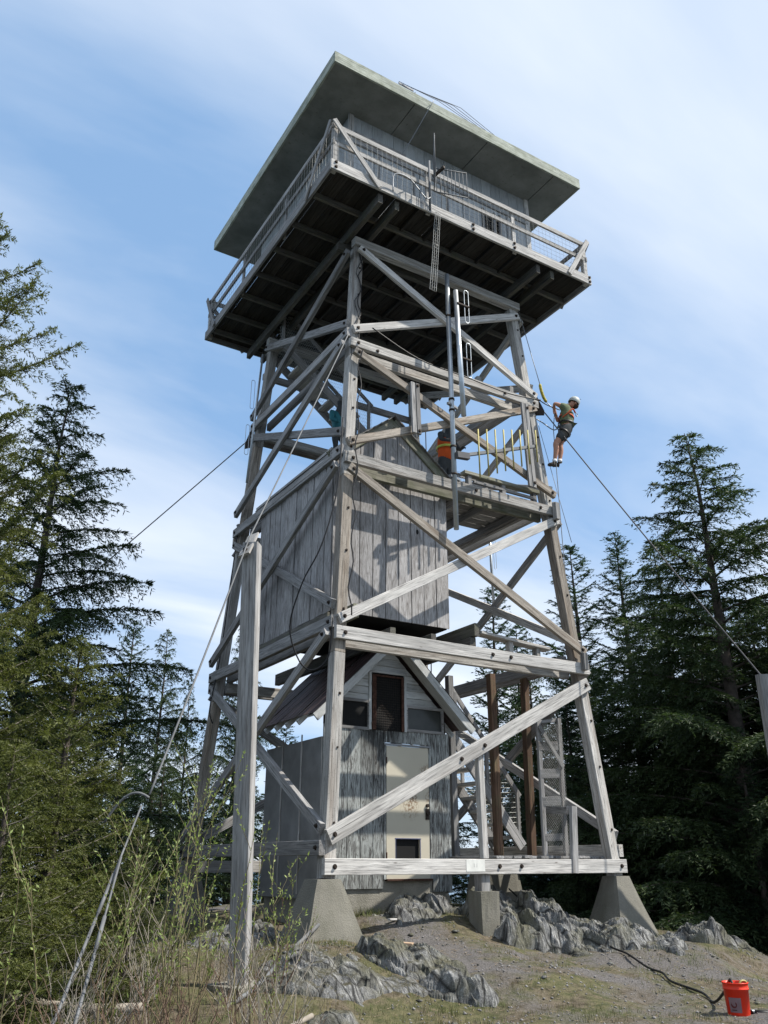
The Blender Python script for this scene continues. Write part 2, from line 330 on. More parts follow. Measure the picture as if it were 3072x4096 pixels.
def bolt(parent, M, ln, t, s, dz=0.0, sgn=1, sz=1.0):
    B = M @ Matrix.Translation((s*ln/2, sgn*(t/2-0.001), dz)) @ Matrix.Diagonal((sz, sgn*sz, sz, 1))
    return obj('bolt', bolt_me, parent, B)
MIXW = [WOOD, WOOD, WOODP, WOODG, WOODR]
def member(name, p0, p1, w, t, n, mat=None, ends=(0.1, 0.1), extra=(), parent=None):
    parent = parent or T; mat = random.choice(MIXW) if mat is None or (mat is WOOD and n[1] != -1) else mat
    o = beam(name, p0, p1, w, t, n, mat, parent); M, ln = frame(p0, p1, n)
    for s, e in ((-1, ends[0]), (1, ends[1])):
        if e is not None: bolt(o, M, ln, t, s*(1-2*e/ln))
    for s, d in extra: bolt(o, M, ln, t, s, d)
    return o
LG = 0.19
for nm, sx_, sy_ in (('A', -1, -1), ('B', 1, -1), ('C', -1, 1), ('D', 1, 1)):
    def lc(z): k = h(z) - LG/2; return (sx_*k, sy_*k, z)
    segs = [(-0.05, 3.05), (3.056, 6.1), (6.106, 8.55), (8.556, 11.2)]
    for a, b in segs:
        o = beam('leg', lc(a), lc(b), LG, LG, (0, sy_, 0), random.choice([WOOD, WOOD, WOODR]), T, 0.01)
        M, ln = frame(lc(a), lc(b), (0, sy_, 0))
        for s in (-0.55, 0.1, 0.6): bolt(o, M, ln, LG, s, 0.03, 1, 0.7)
GT = 0.09
ex = 0.05
levels_f = [(0.10, 0.205), (3.345, 0.195), (6.405, 0.19), (8.82, 0.175)]
levels_s = [(0.335, 0.19), (3.52, 0.19), (6.565, 0.18), (9.06, 0.17)]
for i, (z, w) in enumerate(levels_f):
    k = h(z)
    member('girt', fp('front', -k-ex*0.5, z, GT/2), fp('front', k+ex*0.8, z, GT/2), w, GT, FN['front'], WOODP if i < 2 else WOOD, (0.15, 0.12),
           [[(0.05, 0), (0.20, 0)], [(0.15, 0), (0.30, 0)], [(0.15, 0), (0.8, 0.0)], [(-0.75, 0.04), (0.6, 0)]][i])
    member('girt', fp('back', -k-ex, z-0.02, GT/2), fp('back', k+ex, z-0.02, GT/2), w, GT, FN['back'])
    if i:
        member('girt', (-k+0.19, -k+LG+0.05, z-0.05), (k-0.19, -k+LG+0.05, z-0.05), w, GT, FN['front'], WOODM if i == 2 else WOOD, (None, None))
        member('girt', (-k+0.2, k-LG-0.05, z-0.03), (k-0.2, k-LG-0.05, z-0.03), w, GT, FN['front'], WOOD, (None, None))
for i, (z, w) in enumerate(levels_s):
    k = h(z)
    for f_ in ('left', 'right'):
        member('girt', fp(f_, -k-0.02, z, GT/2), fp(f_, k+ex, z, GT/2), w, GT, FN[f_], WOODG if f_ == 'left' else WOOD)
        sg = -1 if f_ == 'left' else 1
        if i: member('girt', (sg*(k-LG-0.05), -k+0.2, z-0.01), (sg*(k-LG-0.05), k-0.2, z-0.01), w, GT, (-sg, 0, 0), WOODG, (None, None))
def xbrace(face, za, zb, lay=0, w=0.15, t=0.075, mat=None, extra=()):
    # from the low-coordinate leg (za) to the high-coordinate leg (zb)
    o = t/2 + lay*(t+0.004)
    member('brace', fp(face, -h(za)+0.03, za, o), fp(face, h(zb)-0.03, zb, o), w, t, FN[face], mat, (0.09, 0.09), extra)
fb = [(0.46, 3.08, 0, 0.215, [(-0.12, 0.0), (0.06, 0.0)]), (3.56, 6.24, 0, 0.16, []), (6.20, 3.62, 1, 0.15, []), (6.72, 8.73, 0, 0.14, []), (8.60, 6.73, 1, 0.14, []), (9.13, 11.02, 0, 0.15, []), (11.06, 8.96, 1, 0.14, [])]
for za, zb, lay, w, e in fb: xbrace('front', za, zb, lay, w, 0.08, WOODP if za < 1 else random.choice([WOOD, WOODP, WOODR, WOODG]), e)
# left and right faces: low coordinate is the near (camera) side
sb = [(9.28, 11.10, 0), (11.02, 9.24, 1), (8.82, 6.95, 1), (6.93, 8.80, 0), (6.27, 3.78, 1), (3.80, 6.30, 0), (0.57, 3.30, 0), (3.36, 0.56, 1)]
for f_ in ('left', 'right'):
    for za, zb, lay in sb:
        if f_ == 'right' and za > 8.9: za += 0.0
        xbrace(f_, za, zb, lay, 0.15, 0.08, WOODG if f_ == 'left' else WOOD)
for za, zb, lay in ((0.45, 3.2, 0), (3.2, 0.5, 1), (3.6, 6.2, 0), (6.2, 3.65, 1), (6.75, 8.7, 1)): xbrace('back', za, zb, lay, 0.16, 0.08, WOODG)
beam('girt', (-2.06, 2.1, 10.4), (2.06, 2.1, 10.4), 0.15, 0.1, FN['back'], WOODG, T)
# uprights bolted to the front braces
for x0, z0, x1, z1 in ((-0.95, 8.24, -0.97, 7.17), (1.70, 8.62, 1.64, 6.73)):
    for dx_ in (-0.05, 0.05):
        p0 = (x0+dx_, -h(z0)-0.21, z0); p1 = (x1+dx_, -h(z1)-0.21, z1)
        o = beam('upright_plank', p0, p1, 0.085, 0.05, FN['front'], WOODG, T); M, ln = frame(p0, p1, FN['front'])
        if dx_ > 0: bolt(o, M, ln, 0.05, -0.9); bolt(o, M, ln, 0.05, 0.9)
# small blocks
for x, z, y, hh in ((2.22, 6.2, -2.50, 0.34), (2.42, 3.3, -2.68, 0.3), (1.7, 8.95, -2.0, 0.25), (0.95, 9.0, -1.9, 0.25)):
    beam('block', (x, y, z), (x, y, z+hh), 0.1, 0.1, FN['front'], WOODG, T)
# post on the low pier, mid front post, long brown posts
for nm, a, b, w, m_ in (('post', (0.05, -2.60, 0.21), (0.03, -2.60, 1.72), 0.11, WOODP), ('post', (-0.08, -2.70, -0.25), (-0.08, -2.70, -0.002), 0.17, WOODG),
                        ('post', (1.62, -1.0, 0.2), (1.63, -1.0, 3.44), 0.13, WOODB), ('post', (2.42, -0.95, 0.2), (2.50, -0.95, 3.46), 0.13, WOODB),
                        ('post', (0.98, -0.6, 0.2), (0.95, -0.6, 3.4), 0.12, WOODG)):
    beam(nm, a, b, w, w, FN['front'], m_, T, 0.008)
# floor beams under the storage room, projecting to the front at the right
for x, z, y0, m_ in ((0.32, 3.93, -2.32, WOODD), (-2.08, 3.90, -2.36, WOODM), (-1.3, 3.66, -2.2, WOODD), (-0.5, 3.66, -2.2, WOODD)):
    beam('floor_beam', (x, y0, z-0.10), (x, 2.2, z-0.10), 0.22, 0.1, (1, 0, 0), m_, T)
beam('floor_beam', (0.28, -2.25, 3.60), (0.28, 2.2, 3.60), 0.2, 0.12, (1, 0, 0), WOODD, T)
beam('plank', (0.42, -2.22, 3.80), (1.98, -2.22, 3.70), 0.05, 0.22, FN['front'], WOOD, T)
for x, z in ((1.1, 3.52), (1.72, 3.5)): beam('block', (x, -2.22, z), (x, -2.22, z+0.22), 0.09, 0.12, FN['front'], WOOD, T)
# top: cap beams, girders, joists, deck boards
for y in (-2.0, 2.0): beam('cap_beam', (-2.04, y, 11.29), (2.06, y, 11.29), 0.18, 0.16, FN['front'], WOOD, T)
beam('cap_beam', (-2.25, -1.72, 11.29), (2.25, -1.72, 11.29), 0.17, 0.1, FN['front'], WOODD, T)
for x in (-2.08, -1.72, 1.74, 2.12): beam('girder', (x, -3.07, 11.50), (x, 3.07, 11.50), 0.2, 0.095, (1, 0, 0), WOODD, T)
for y in (-2.35, -1.45, -0.6, 0.3, 1.15, 2.0, 2.75): beam('joist', (-3.1, y, 11.66), (3.1, y, 11.66), 0.13, 0.06, FN['front'], WOODD, T)  # dark timber colour paints in the shade below the deck
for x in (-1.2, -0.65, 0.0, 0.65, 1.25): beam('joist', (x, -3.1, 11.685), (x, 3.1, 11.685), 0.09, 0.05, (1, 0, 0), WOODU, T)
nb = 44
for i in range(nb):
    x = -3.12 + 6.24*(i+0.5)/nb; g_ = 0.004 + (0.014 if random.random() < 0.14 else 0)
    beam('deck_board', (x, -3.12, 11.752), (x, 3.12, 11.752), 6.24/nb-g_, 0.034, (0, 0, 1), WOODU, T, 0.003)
# catwalk edge boards, railings
DK = 3.17
def edge(face, s, z, off=0.0):
    k = DK + off; return {'front': (s, -k, z), 'back': (s, k, z), 'left': (-k, s, z), 'right': (k, s, z)}[face]
wire_b = MB()
for f_ in ('front', 'left', 'right', 'back'):
    n_ = FN[f_]; m_ = WOODP if f_ == 'front' else WOODG; e_ = 0.0 if f_ in ('front', 'back') else -0.06
    o = beam('fascia_board', edge(f_, -DK-e_, 11.715, -0.025), edge(f_, DK+e_, 11.715, -0.025), 0.22, 0.05, n_, m_, T)
    if f_ == 'front':
        M, ln = frame(edge(f_, -DK, 11.715, -0.025), edge(f_, DK, 11.715, -0.025), n_)
        for s in (-0.97, 0.0, 0.33, 0.985):
            bolt(o, M, ln, 0.05, s, 0.05); bolt(o, M, ln, 0.05, s, -0.06)
    beam('mid_rail', edge(f_, -DK+0.02, 12.28, -0.055), edge(f_, DK-0.02, 12.28, -0.055), 0.10, 0.04, n_, m_, T)
    beam('top_rail', edge(f_, -DK+0.02, 12.68, -0.055), edge(f_, DK-0.02, 12.68, -0.055), 0.11, 0.045, n_, m_, T)
    for s in (-1.02, 1.12): beam('rail_post', edge(f_, s, 11.62, -0.10), edge(f_, s, 12.72, -0.10), 0.09, 0.045, n_, m_, T)
    for sg in (-1, 1):
        beam('rail_brace', edge(f_, sg*(DK-0.02), 12.74, 0.03), edge(f_, sg*(DK-(1.0 if sg < 0 else 0.66)), 11.62, 0.03), 0.11, 0.03, n_, WOODP if f_ == 'front' else WOODG, T)
    for i in range(56):
        s = -DK + 2*DK*(i+0.5)/56 + random.uniform(-0.01, 0.01)
        wire_b.tube([edge(f_, s, 11.84, -0.03), edge(f_, s+random.uniform(-0.02, 0.02), 12.25, -0.02), edge(f_, s, 12.64, -0.03)], 0.0024, 3, cap=False)
    for zq in np.arange(11.88, 12.64, 0.11): wire_b.tube([edge(f_, s, zq+random.uniform(-0.006, 0.006), -0.03) for s in np.linspace(-DK+0.05, DK-0.05, 14)], 0.0024, 3, cap=False)
for sx_ in (-1, 1):
    for sy_ in (-1, 1): beam('rail_post', (sx_*(DK-0.09), sy_*(DK-0.09), 11.62), (sx_*(DK-0.09), sy_*(DK-0.09), 12.74), 0.1, 0.1, (0, sy_, 0), WOODP, T)
o = wire_b.out('wire_mesh', WIRE, T); o['kind'] = 'stuff'
# landing at the second level, right half
for i in range(7):
    y = -2.12 + 0.24*i + 0.1; beam('landing_plank', (0.34, y, 6.62), (2.02, y, 6.62), 0.22, 0.045, (0, 0, 1), WOODG, T)
for x in (0.5, 1.1, 1.9): beam('landing_joist', (x, -2.15, 6.50), (x, 1.6, 6.50), 0.15, 0.07, (1, 0, 0), WOODG, T)
beam('landing_edge', (0.22, -2.23, 6.80), (2.02, -2.23, 6.80), 0.07, 0.14, FN['front'], WOODM, T)
beam('landing_edge', (0.45, -2.24, 6.66), (1.95, -2.24, 6.66), 0.05, 0.06, FN['front'], WOODG, T)
for x in (0.35, 1.15, 1.92): beam('block', (x, -2.22, 6.48), (x, -2.22, 6.76), 0.09, 0.1, FN['front'], WOODG, T)
for x in (0.3, 1.25, 2.1):
    beam('rail_post', (x, -0.55, 6.6), (x, -0.55, 7.75), 0.08, 0.06, FN['front'], WOODG, T)
beam('mid_rail', (0.1, -0.6, 7.2), (2.15, -0.6, 7.2), 0.09, 0.035, FN['front'], WOODG, T)
beam('top_rail', (0.1, -0.6, 7.68), (2.15, -0.6, 7.68), 0.09, 0.035, FN['front'], WOODG, T)
def net(P, nu, nv, r, par, name='wire_mesh', mat=WIRE, diag=False, jit=0.01):
    b = MB(); P = [Vector(p) for p in P]
    def at(u, v): return P[0].lerp(P[1], u).lerp(P[3].lerp(P[2], u), v) + Vector([random.uniform(-jit, jit) for _ in range(3)])
    if not diag:
        for i in range(nu+1): b.tube([at(i/nu, v) for v in np.linspace(0, 1, 7)], r, 3, cap=False)
        for j in range(nv+1): b.tube([at(u, j/nv) for u in np.linspace(0, 1, 9)], r, 3, cap=False)
    else:
        for i in range(-nv, nu+1):
            for sgn in (1, -1):
                pts = []
                for k in range(nv+1):
                    u = (i+k)/nu if sgn > 0 else (nu-(i+k))/nu
                    if 0 <= u <= 1: pts.append(at(u, k/nv))
                if len(pts) > 1: b.tube(pts, r, 3, cap=False)
    o = b.out(name, mat, par); o['kind'] = 'stuff'; return o
net([(0.0, -0.68, 6.65), (2.15, -0.68, 6.65), (2.15, -0.68, 7.7), (0.0, -0.68, 7.7)], 30, 15, 0.0035, T, jit=0.02)
net([(-0.3, -1.75, 6.9), (0.5, -0.68, 6.65), (0.5, -0.68, 7.7), (-0.5, -1.75, 7.75)], 14, 13, 0.0035, T, jit=0.02)

# upper stair flight seen through the left face
def flight(name, top, bot, width, ntr, mat, label, tread=0.22, sw=0.2, st_=0.05, yside=1, net_rail=True):
    top = Vector(top); bot = Vector(bot); S_ = thing(name, bot, label, 'staircase'); d = (top-bot); hx_ = Vector((d.x, d.y, 0)).normalized(); side = Vector((-hx_.y, hx_.x, 0))*yside
    for k in (0, 1): beam('stringer', bot+side*width*k, top+side*width*k, sw, st_, side, mat, S_)
    for i in range(ntr):
        p = bot.lerp(top, (i+0.7)/ntr); beam('tread', p+side*0.03, p+side*(width-0.03), tread, 0.055, (0, 0, 1), WOODP, S_, 0.004)
    for k in (0, 1):
        for f in (0.04, 0.5, 0.96):
            p = bot.lerp(top, f)+side*width*k; beam('baluster', p+Vector((0, 0, -0.05)), p+Vector((0, 0, 0.92)), 0.07, 0.05, side, mat, S_)
        beam('handrail', bot+side*width*k+Vector((0, 0, 0.9)), top+side*width*k+Vector((0, 0, 0.9)), 0.09, 0.04, side, mat, S_)
    if net_rail:
        a = bot+Vector((0, 0, 0.08)); b = top+Vector((0, 0, 0.08)); u = Vector((0, 0, 0.8)); net([a, b, b+u, a+u], 22, 9, 0.003, S_, diag=True, jit=0.003)
        a, b = a+side*width, b+side*width; net([a, b, b+u, a+u], 22, 9, 0.003, S_, diag=True, jit=0.003)
    return S_
flight('staircase', (-2.0, 1.45, 11.05), (0.45, 1.45, 9.15), 0.62, 9, WOODG, 'upper wooden stair flight climbing to the underside of the catwalk', yside=-1)
flight('staircase', (1.14, -0.42, 2.30), (2.66, -0.42, 0.42), 0.78, 8, WOODG, 'lower wooden stair flight with wire mesh sides behind the utility shed', yside=-1, tread=0.24)
flight('staircase', (1.62, 1.9, 6.4), (-0.4, 1.9, 3.75), 0.7, 10, WOODG, 'middle wooden stair flight rising behind the grey storage room', yside=-1)
# entrance landing and gate
GTE = thing('stair_gate', (2.1, -1.6, 0.2), 'open timber gate frame covered in wire mesh at the foot of the stairs', 'gate')
for a, b, w in (((2.20, -1.55, 0.22), (2.24, -1.55, 2.58), 0.09), ((2.62, -1.62, 0.22), (2.68, -1.62, 2.62), 0.09)): beam('gate_post', a, b, w, 0.06, FN['front'], WOODG, GTE)
for z in (0.55, 1.15, 1.62, 2.1): beam('gate_rail', (2.2, -1.56, z), (2.66, -1.62, z+0.02), 0.16 if z > 1 else 0.12, 0.04, FN['front'], WOODG, GTE)
beam('gate_rail', (2.16, -1.52, 2.52), (2.72, -1.6, 2.6), 0.06, 0.05, FN['front'], WOODG, GTE)
beam('gate_brace', (2.22, -1.60, 2.45), (2.66, -1.67, 1.75), 0.08, 0.03, FN['front'], WOODG, GTE)
net([(2.2, -1.64, 0.3), (2.66, -1.70, 0.3), (2.68, -1.70, 2.5), (2.24, -1.64, 2.5)], 12, 44, 0.002, GTE, diag=True, jit=0.003)
PL = thing('entrance_landing', (1.6, -1.8, 0.1), 'low timber landing of loose boards at the foot of the stairs', 'landing')
for i in range(14):
    x = 0.42 + i*0.165; beam('board', (x, -2.52-random.uniform(0, 0.1), 0.225+random.uniform(0, 0.012)), (x+random.uniform(-.01, .01), -1.15, 0.225), 0.155, 0.038, (0, 0, 1), WOODG, PL)
for y in (-2.4, -1.3): beam('bearer', (0.35, y, 0.14), (2.6, y, 0.14), 0.12, 0.07, FN['front'], WOODG, PL)
for a, b in (((1.64, -2.83, 0.0), (1.72, -2.83, 0.99)),): beam('short_post', a, b, 0.12, 0.07, FN['front'], WOODG, PL)
beam('short_post', (1.76, -2.75, 0.3), (1.78, -2.75, 0.96), 0.06, 0.06, FN['front'], WOODG, PL)
beam('rail', (1.70, -2.72, 0.93), (2.22, -1.66, 1.0), 0.12, 0.05, (1, 0, 0), WOODG, PL)

# concrete piers
def pier(cx, cy, zb, zt, bx, by, tx, ty, label, mat=CONC, curve=0.0, group='concrete piers under the tower'):
    vs = []; fs = []; nl = 9; k = 6
    for i in range(nl):
        f = i/(nl-1); ff = f**(1.0-curve) if curve else f; hx_ = bx+(tx-bx)*ff; hy_ = by+(ty-by)*ff; z = zb-0.35+(zt-zb+0.35)*f
        ring = [(-1+2*a/k, -1) for a in range(k)] + [(1, -1+2*a/k) for a in range(k)] + [(1-2*a/k, 1) for a in range(k)] + [(-1, 1-2*a/k) for a in range(k)]
        for a, b in ring:
            d = 0.012*noise.noise(Vector((cx+a*2, cy+b*2, z*4))); r_ = 1 - (0.035 if abs(a) == 1 and abs(b) == 1 else 0)
            vs.append((a*hx_*r_+d, b*hy_*r_+d, z-zb))
    m_ = 4*k
    for i in range(nl-1):
        for j in range(m_): fs.append((i*m_+j, i*m_+(j+1) % m_, (i+1)*m_+(j+1) % m_, (i+1)*m_+j))
    fs.append(tuple(range((nl-1)*m_, nl*m_)))
    o = obj('concrete_pier', mesh('concrete_pier', vs, fs, mat), None, Matrix.Translation((cx, cy, zb)))
    return tag(o, label, 'concrete pier', group)
pier(-2.74, -2.72, -0.78, -0.05, 0.55, 0.55, 0.18, 0.19, 'tapered pebbly concrete pier under the near corner leg left of the cream door')
pier(2.66, -2.70, -0.9, -0.05, 0.62, 0.62, 0.15, 0.16, 'flared concrete pier under the right front leg at the end of the pale beam', curve=0.28)
pier(-2.68, 2.7, -1.0, -0.05, 0.55, 0.55, 0.2, 0.2, 'shaded concrete pier under the far left leg behind the bushes', curve=0.2)
pier(2.68, 2.7, -0.9, -0.05, 0.5, 0.5, 0.2, 0.2, 'concrete pier under the hidden back leg behind the shed')
pier(1.85, -0.55, -0.75, -0.04, 0.52, 0.40, 0.34, 0.3, 'wide concrete pier beneath the entrance landing, half in shade', CONC)
pier(-0.08, -2.72, -0.85, -0.235, 0.15, 0.16, 0.175, 0.16, 'small square concrete block carrying the short middle post on the rock', CONC)
CONCW = 0

# ------------------------------------------------------------------ lookout cabin on top
CB = thing('lookout_cabin', (0.03, 0, 11.78), 'small grey boarded lookout cabin with a wide flat roof on top of the tower', 'cabin')
cx0, cx1, cy0, cy1 = -2.27, 2.35, -2.2, 2.2
zb_, zt_ = 11.785, 14.27
def boards_on(face, s0, s1, z0, z1, n, y, mat, par, t=0.025, gap=0.005, name='board', jitter=0.002):
    for i in range(n):
        a = s0+(s1-s0)*i/n+gap/2; b = s0+(s1-s0)*(i+1)/n-gap/2; c = (a+b)/2; yy = y+random.uniform(-jitter, jitter)
        p0, p1 = ((c, yy, z0), (c, yy, z1)) if face in ('front', 'back') else ((yy, c, z0), (yy, c, z1))
        beam(name, p0, p1, b-a, t, FN[face], mat, par, 0.003)
core = MB(); core.box((cx0+0.05, cy0+0.05, zb_), (cx1-0.05, cy1-0.05, zt_)); core.out('inner_wall', DARK, CB)
boards_on('front', cx0, 1.07, zb_, 13.55, 6, cy0, SIDC, CB, name='wall_panel', gap=0.016)
boards_on('front', 1.50, cx1, zb_, 13.55, 2, cy0, SIDC, CB, name='wall_panel')
boards_on('front', 1.07, 1.50, 13.42, 13.55, 1, cy0, SIDC, CB, name='wall_panel')
boards_on('front', cx0, cx1, 13.56, zt_, 18, cy0, SIDC, CB, name='frieze_board', gap=0.006)
boards_on('left', cy0, cy1, zb_, zt_, 9, cx0, SIDC, CB, name='wall_panel', gap=0.01)
boards_on('right', cy0, cy1, zb_, zt_, 9, cx1, SIDC, CB, name='wall_panel', gap=0.01)
boards_on('back', cx0, cx1, zb_, zt_, 9, cy1, SIDC, CB, name='wall_panel', gap=0.01)
beam('sill_trim', (cx0, cy0-0.03, 13.56), (cx1, cy0-0.03, 13.56), 0.05, 0.04, FN['front'], WOODG, CB)
for x in (cx0, cx1): beam('corner_board', (x, cy0-0.02, zb_), (x, cy0-0.02, zt_), 0.12, 0.05, FN['front'], WOODP, CB)
for x in (1.05, 1.36, 1.52): beam('window_frame', (x, cy0-0.03, zb_), (x, cy0-0.03, 13.42), 0.06, 0.05, FN['front'], WOODG, CB)
for x in (-1.6, -0.75, 0.1, 1.75): beam('batten', (x, cy0-0.022, zb_), (x, cy0-0.022, 13.53), 0.05, 0.02, FN['front'], WOODG, CB)
o = MB(); o.box((1.07, cy0+0.0, zb_), (1.50, cy0+0.03, 13.42)); o.out('window_opening', DARK, CB)
net([(1.08, cy0-0.02, zb_), (1.49, cy0-0.02, zb_), (1.49, cy0-0.02, 13.4), (1.08, cy0-0.02, 13.4)], 6, 20, 0.004, CB, 'window_screen', WIRE, jit=0.002)
beam('dark_panel', (-2.15, cy0-0.02, 13.72), (-0.95, cy0-0.02, 13.72), 0.36, 0.02, FN['front'], SIDM, CB)
RK = 3.16
roofz = 14.275
def slab(name, x0, x1, y0, y1, z0, z1, mat, par, c=0.004):
    return beam(name, ((x0+x1)/2, y0, (z0+z1)/2), ((x0+x1)/2, y1, (z0+z1)/2), x1-x0, z1-z0, (0, 0, 1), mat, par, c)
xs = [-RK+0.02, -1.3, 0.55, 2.4, RK-0.02]; 
for i in range(4):
    for y0, y1 in ((-RK+0.02, 0.0), (0.004, RK-0.02)): slab('soffit_panel', xs[i]+0.009, xs[i+1]-0.009, y0, y1, roofz, roofz+0.02, SOFF, CB, 0.002)
for f_ in FN:
    e_ = 0 if f_ in ('front', 'back') else -0.046
    k = RK-0.02
    pp = {'front': ((-RK-e_, -k, 0), (RK+e_, -k, 0)), 'back': ((-RK, k, 0), (RK, k, 0)), 'left': ((-k, -RK-e_, 0), (-k, RK+e_, 0)), 'right': ((k, -RK-e_, 0), (k, RK+e_, 0))}[f_]
    beam('roof_fascia', Vector(pp[0])+Vector((0, 0, roofz+0.125)), Vector(pp[1])+Vector((0, 0, roofz+0.125)), 0.27, 0.042, FN[f_], FASC, CB, 0.005)
slab('roof_deck', -RK+0.05, RK-0.05, -RK+0.05, RK-0.05, roofz+0.03, roofz+0.24, WOODD, CB)

# ------------------------------------------------------------------ storage room hung at the middle level
SR = thing('storage_room', (-1.15, -0.4, 3.85), 'grey vertical boarded gabled room hung on beams halfway up the tower', 'hut')
sx0, sx1, sy0, sy1 = -2.31, 0.02, -1.93, 1.05; rx = -1.12; er = 0.0
def roofz_s(x): return 7.62 - 0.80*abs(x-rx)
nbd = 9
for i in range(nbd):
    a = sx0+(sx1-sx0)*i/nbd+0.008; b = sx0+(sx1-sx0)*(i+1)/nbd-0.008; zb0 = 3.88
    yy = sy0+random.uniform(-0.003, 0.003)
    za_, zb2 = roofz_s(a), roofz_s(b); M = Matrix.Translation(((a+b)/2, yy, 5.4)); mid = []
    if a < rx < b: mid = [(rx, roofz_s(rx))]
    prof = [(a, zb0), (b, zb0), (b, zb2)] + mid + [(a, za_)]
    R90 = Matrix(((0, 0, 1, 0), (0, 1, 0, 0), (-1, 0, 0, 0), (0, 0, 0, 1))).inverted()  # local X runs up the board
    Mw = M @ R90; Mi = Mw.inverted(); k = len(prof)
    vs = [Mi @ Vector((x, yy-0.012, z)) for x, z in prof] + [Mi @ Vector((x, yy+0.012, z)) for x, z in prof]
    fs = [tuple(range(k)), tuple(range(2*k-1, k-1, -1))] + [(j, j+k, (j+1) % k+k, (j+1) % k) for j in range(k)]
    obj('board', mesh('board', vs, fs, SIDM), SR, Mw)
boards_on('left', sy0, sy1, 3.86, 6.62, 13, sx0-0.012, SIDM, SR, jitter=0.008, gap=0.018)
boards_on('right', sy0, sy1, 3.9, 6.62, 12, sx1+0.0, SIDM, SR, gap=0.008)
boards_on('back', sx0, sx1, 3.9, 6.65, 9, sy1, SIDM, SR, gap=0.008)
core = MB(); core.box((sx0+0.03, sy0+0.03, 3.87), (sx1-0.03, sy1-0.03, 6.6)); core.out('inner_wall', DARK, SR)
kn_ = MB(); kn_.ell((-0.62, sy0-0.012, 5.55), (0.03, 0.006, 0.05)); kn_.out('knot_hole', DARK, SR)
for sg in (-1, 1):
    xe = rx+sg*1.30; f0 = (rx, sy0-0.03, roofz_s(rx)-0.02); f1 = (xe, sy0-0.03, roofz_s(xe)-0.02)
    beam('rake_board', (f0[0], sy0-0.035, f0[2]), (f1[0], sy0-0.035, f1[2]), 0.19, 0.04, FN['front'], WOODM, SR)
    # shingle courses
    nc = 9
    for j in range(nc):
        f = (j+0.5)/nc; p = Vector(f0).lerp(Vector(f1), f); nrm = Vector((sg*0.8, 0, 1)).normalized()
        M, ln = frame((p.x, sy0-0.1, p.z+0.10), (p.x, sy1+0.12, p.z+0.10), (nrm+Vector((sg*0.10, 0, 0))).normalized())
        vs, fs = prism_mesh(ln, 0.014, 0.22, 0.003); 
        obj('shingle_course', mesh('shingle_course', vs, fs, SHING), SR, M)
beam('eave_board', (rx-1.28, sy0-0.09, 6.62), (rx-1.28, sy1+0.1, 6.62), 0.2, 0.04, (-1, 0, 0), WOODG, SR)
o = beam('bottom_trim', (sx0-0.03, sy0, 3.80), (sx0-0.03, sy1, 3.80), 0.08, 0.04, (-1, 0, 0), WOODD, SR)

# ------------------------------------------------------------------ utility shed on the ground
US = thing('utility_shed', (-0.86, -0.3, -0.5), 'small two tone utility shed with a cream door under the tower', 'shed')
ux0, ux1, uy0, uy1 = -2.05, 0.33, -1.3, 0.80; dxa, dxb = -0.875, -0.045; ur = -0.86
zs = 2.2
base = MB(); base.box((ux0+0.06, uy0+0.02, -1.1), (ux1-0.04, uy1-0.02, -0.06)); base.out('concrete_base', CONS, US)
lxs = [ux0, -1.84, -1.60, -1.36, -1.13, -0.935]
for a, b in zip(lxs[:-1], lxs[1:]): beam('siding_board', ((a+b)/2, uy0, -0.22), ((a+b)/2, uy0, zs), b-a-0.006, 0.03, FN['front'], SIDL, US, 0.003)
for a, b in ((0.0, 0.12), (0.12, 0.225), (0.225, 0.33)): beam('siding_board', ((a+b)/2, uy0, -0.28), ((a+b)/2, uy0, zs-0.01), b-a-0.006, 0.03, FN['front'], SIDL, US, 0.003)
dn = 5
for i in range(dn):
    a = -0.93+0.93*i/dn; b = -0.93+0.93*(i+1)/dn; beam('siding_board', ((a+b)/2, uy0, 1.985), ((a+b)/2, uy0, zs-0.005), b-a-0.006, 0.03, FN['front'], SIDL, US, 0.003)
beam('corner_board', (ux1+0.02, uy0+0.01, -0.3), (ux1+0.02, uy0+0.01, zs), 0.06, 0.05, FN['front'], SIDL, US, 0.003)
boards_on('left', uy0, uy1, -0.36, 2.0, 3, ux0-0.01, plain('plywood_siding', (0.20, 0.20, 0.195), 0.8, 0, 0.2, 3), US, name='siding_sheet', gap=0.006, jitter=0.001)
for y in (-0.62, 0.10): beam('batten', (ux0-0.035, y, -0.3), (ux0-0.035, y, 2.1), 0.02, 0.02, (-1, 0, 0), WOODP, US, 0.002)
boards_on('right', uy0+0.02, uy1, -0.3, 2.0, 4, ux1, SIDL, US, name='siding_sheet')
boards_on('back', ux0, ux1, -0.3, 2.0, 4, uy1, SIDL, US, name='siding_sheet')
core = MB(); core.box((ux0+0.02, uy0+0.2, -0.2), (ux1-0.04, uy1-0.03, 1.95)); core.out('inner_wall', DARK, US)
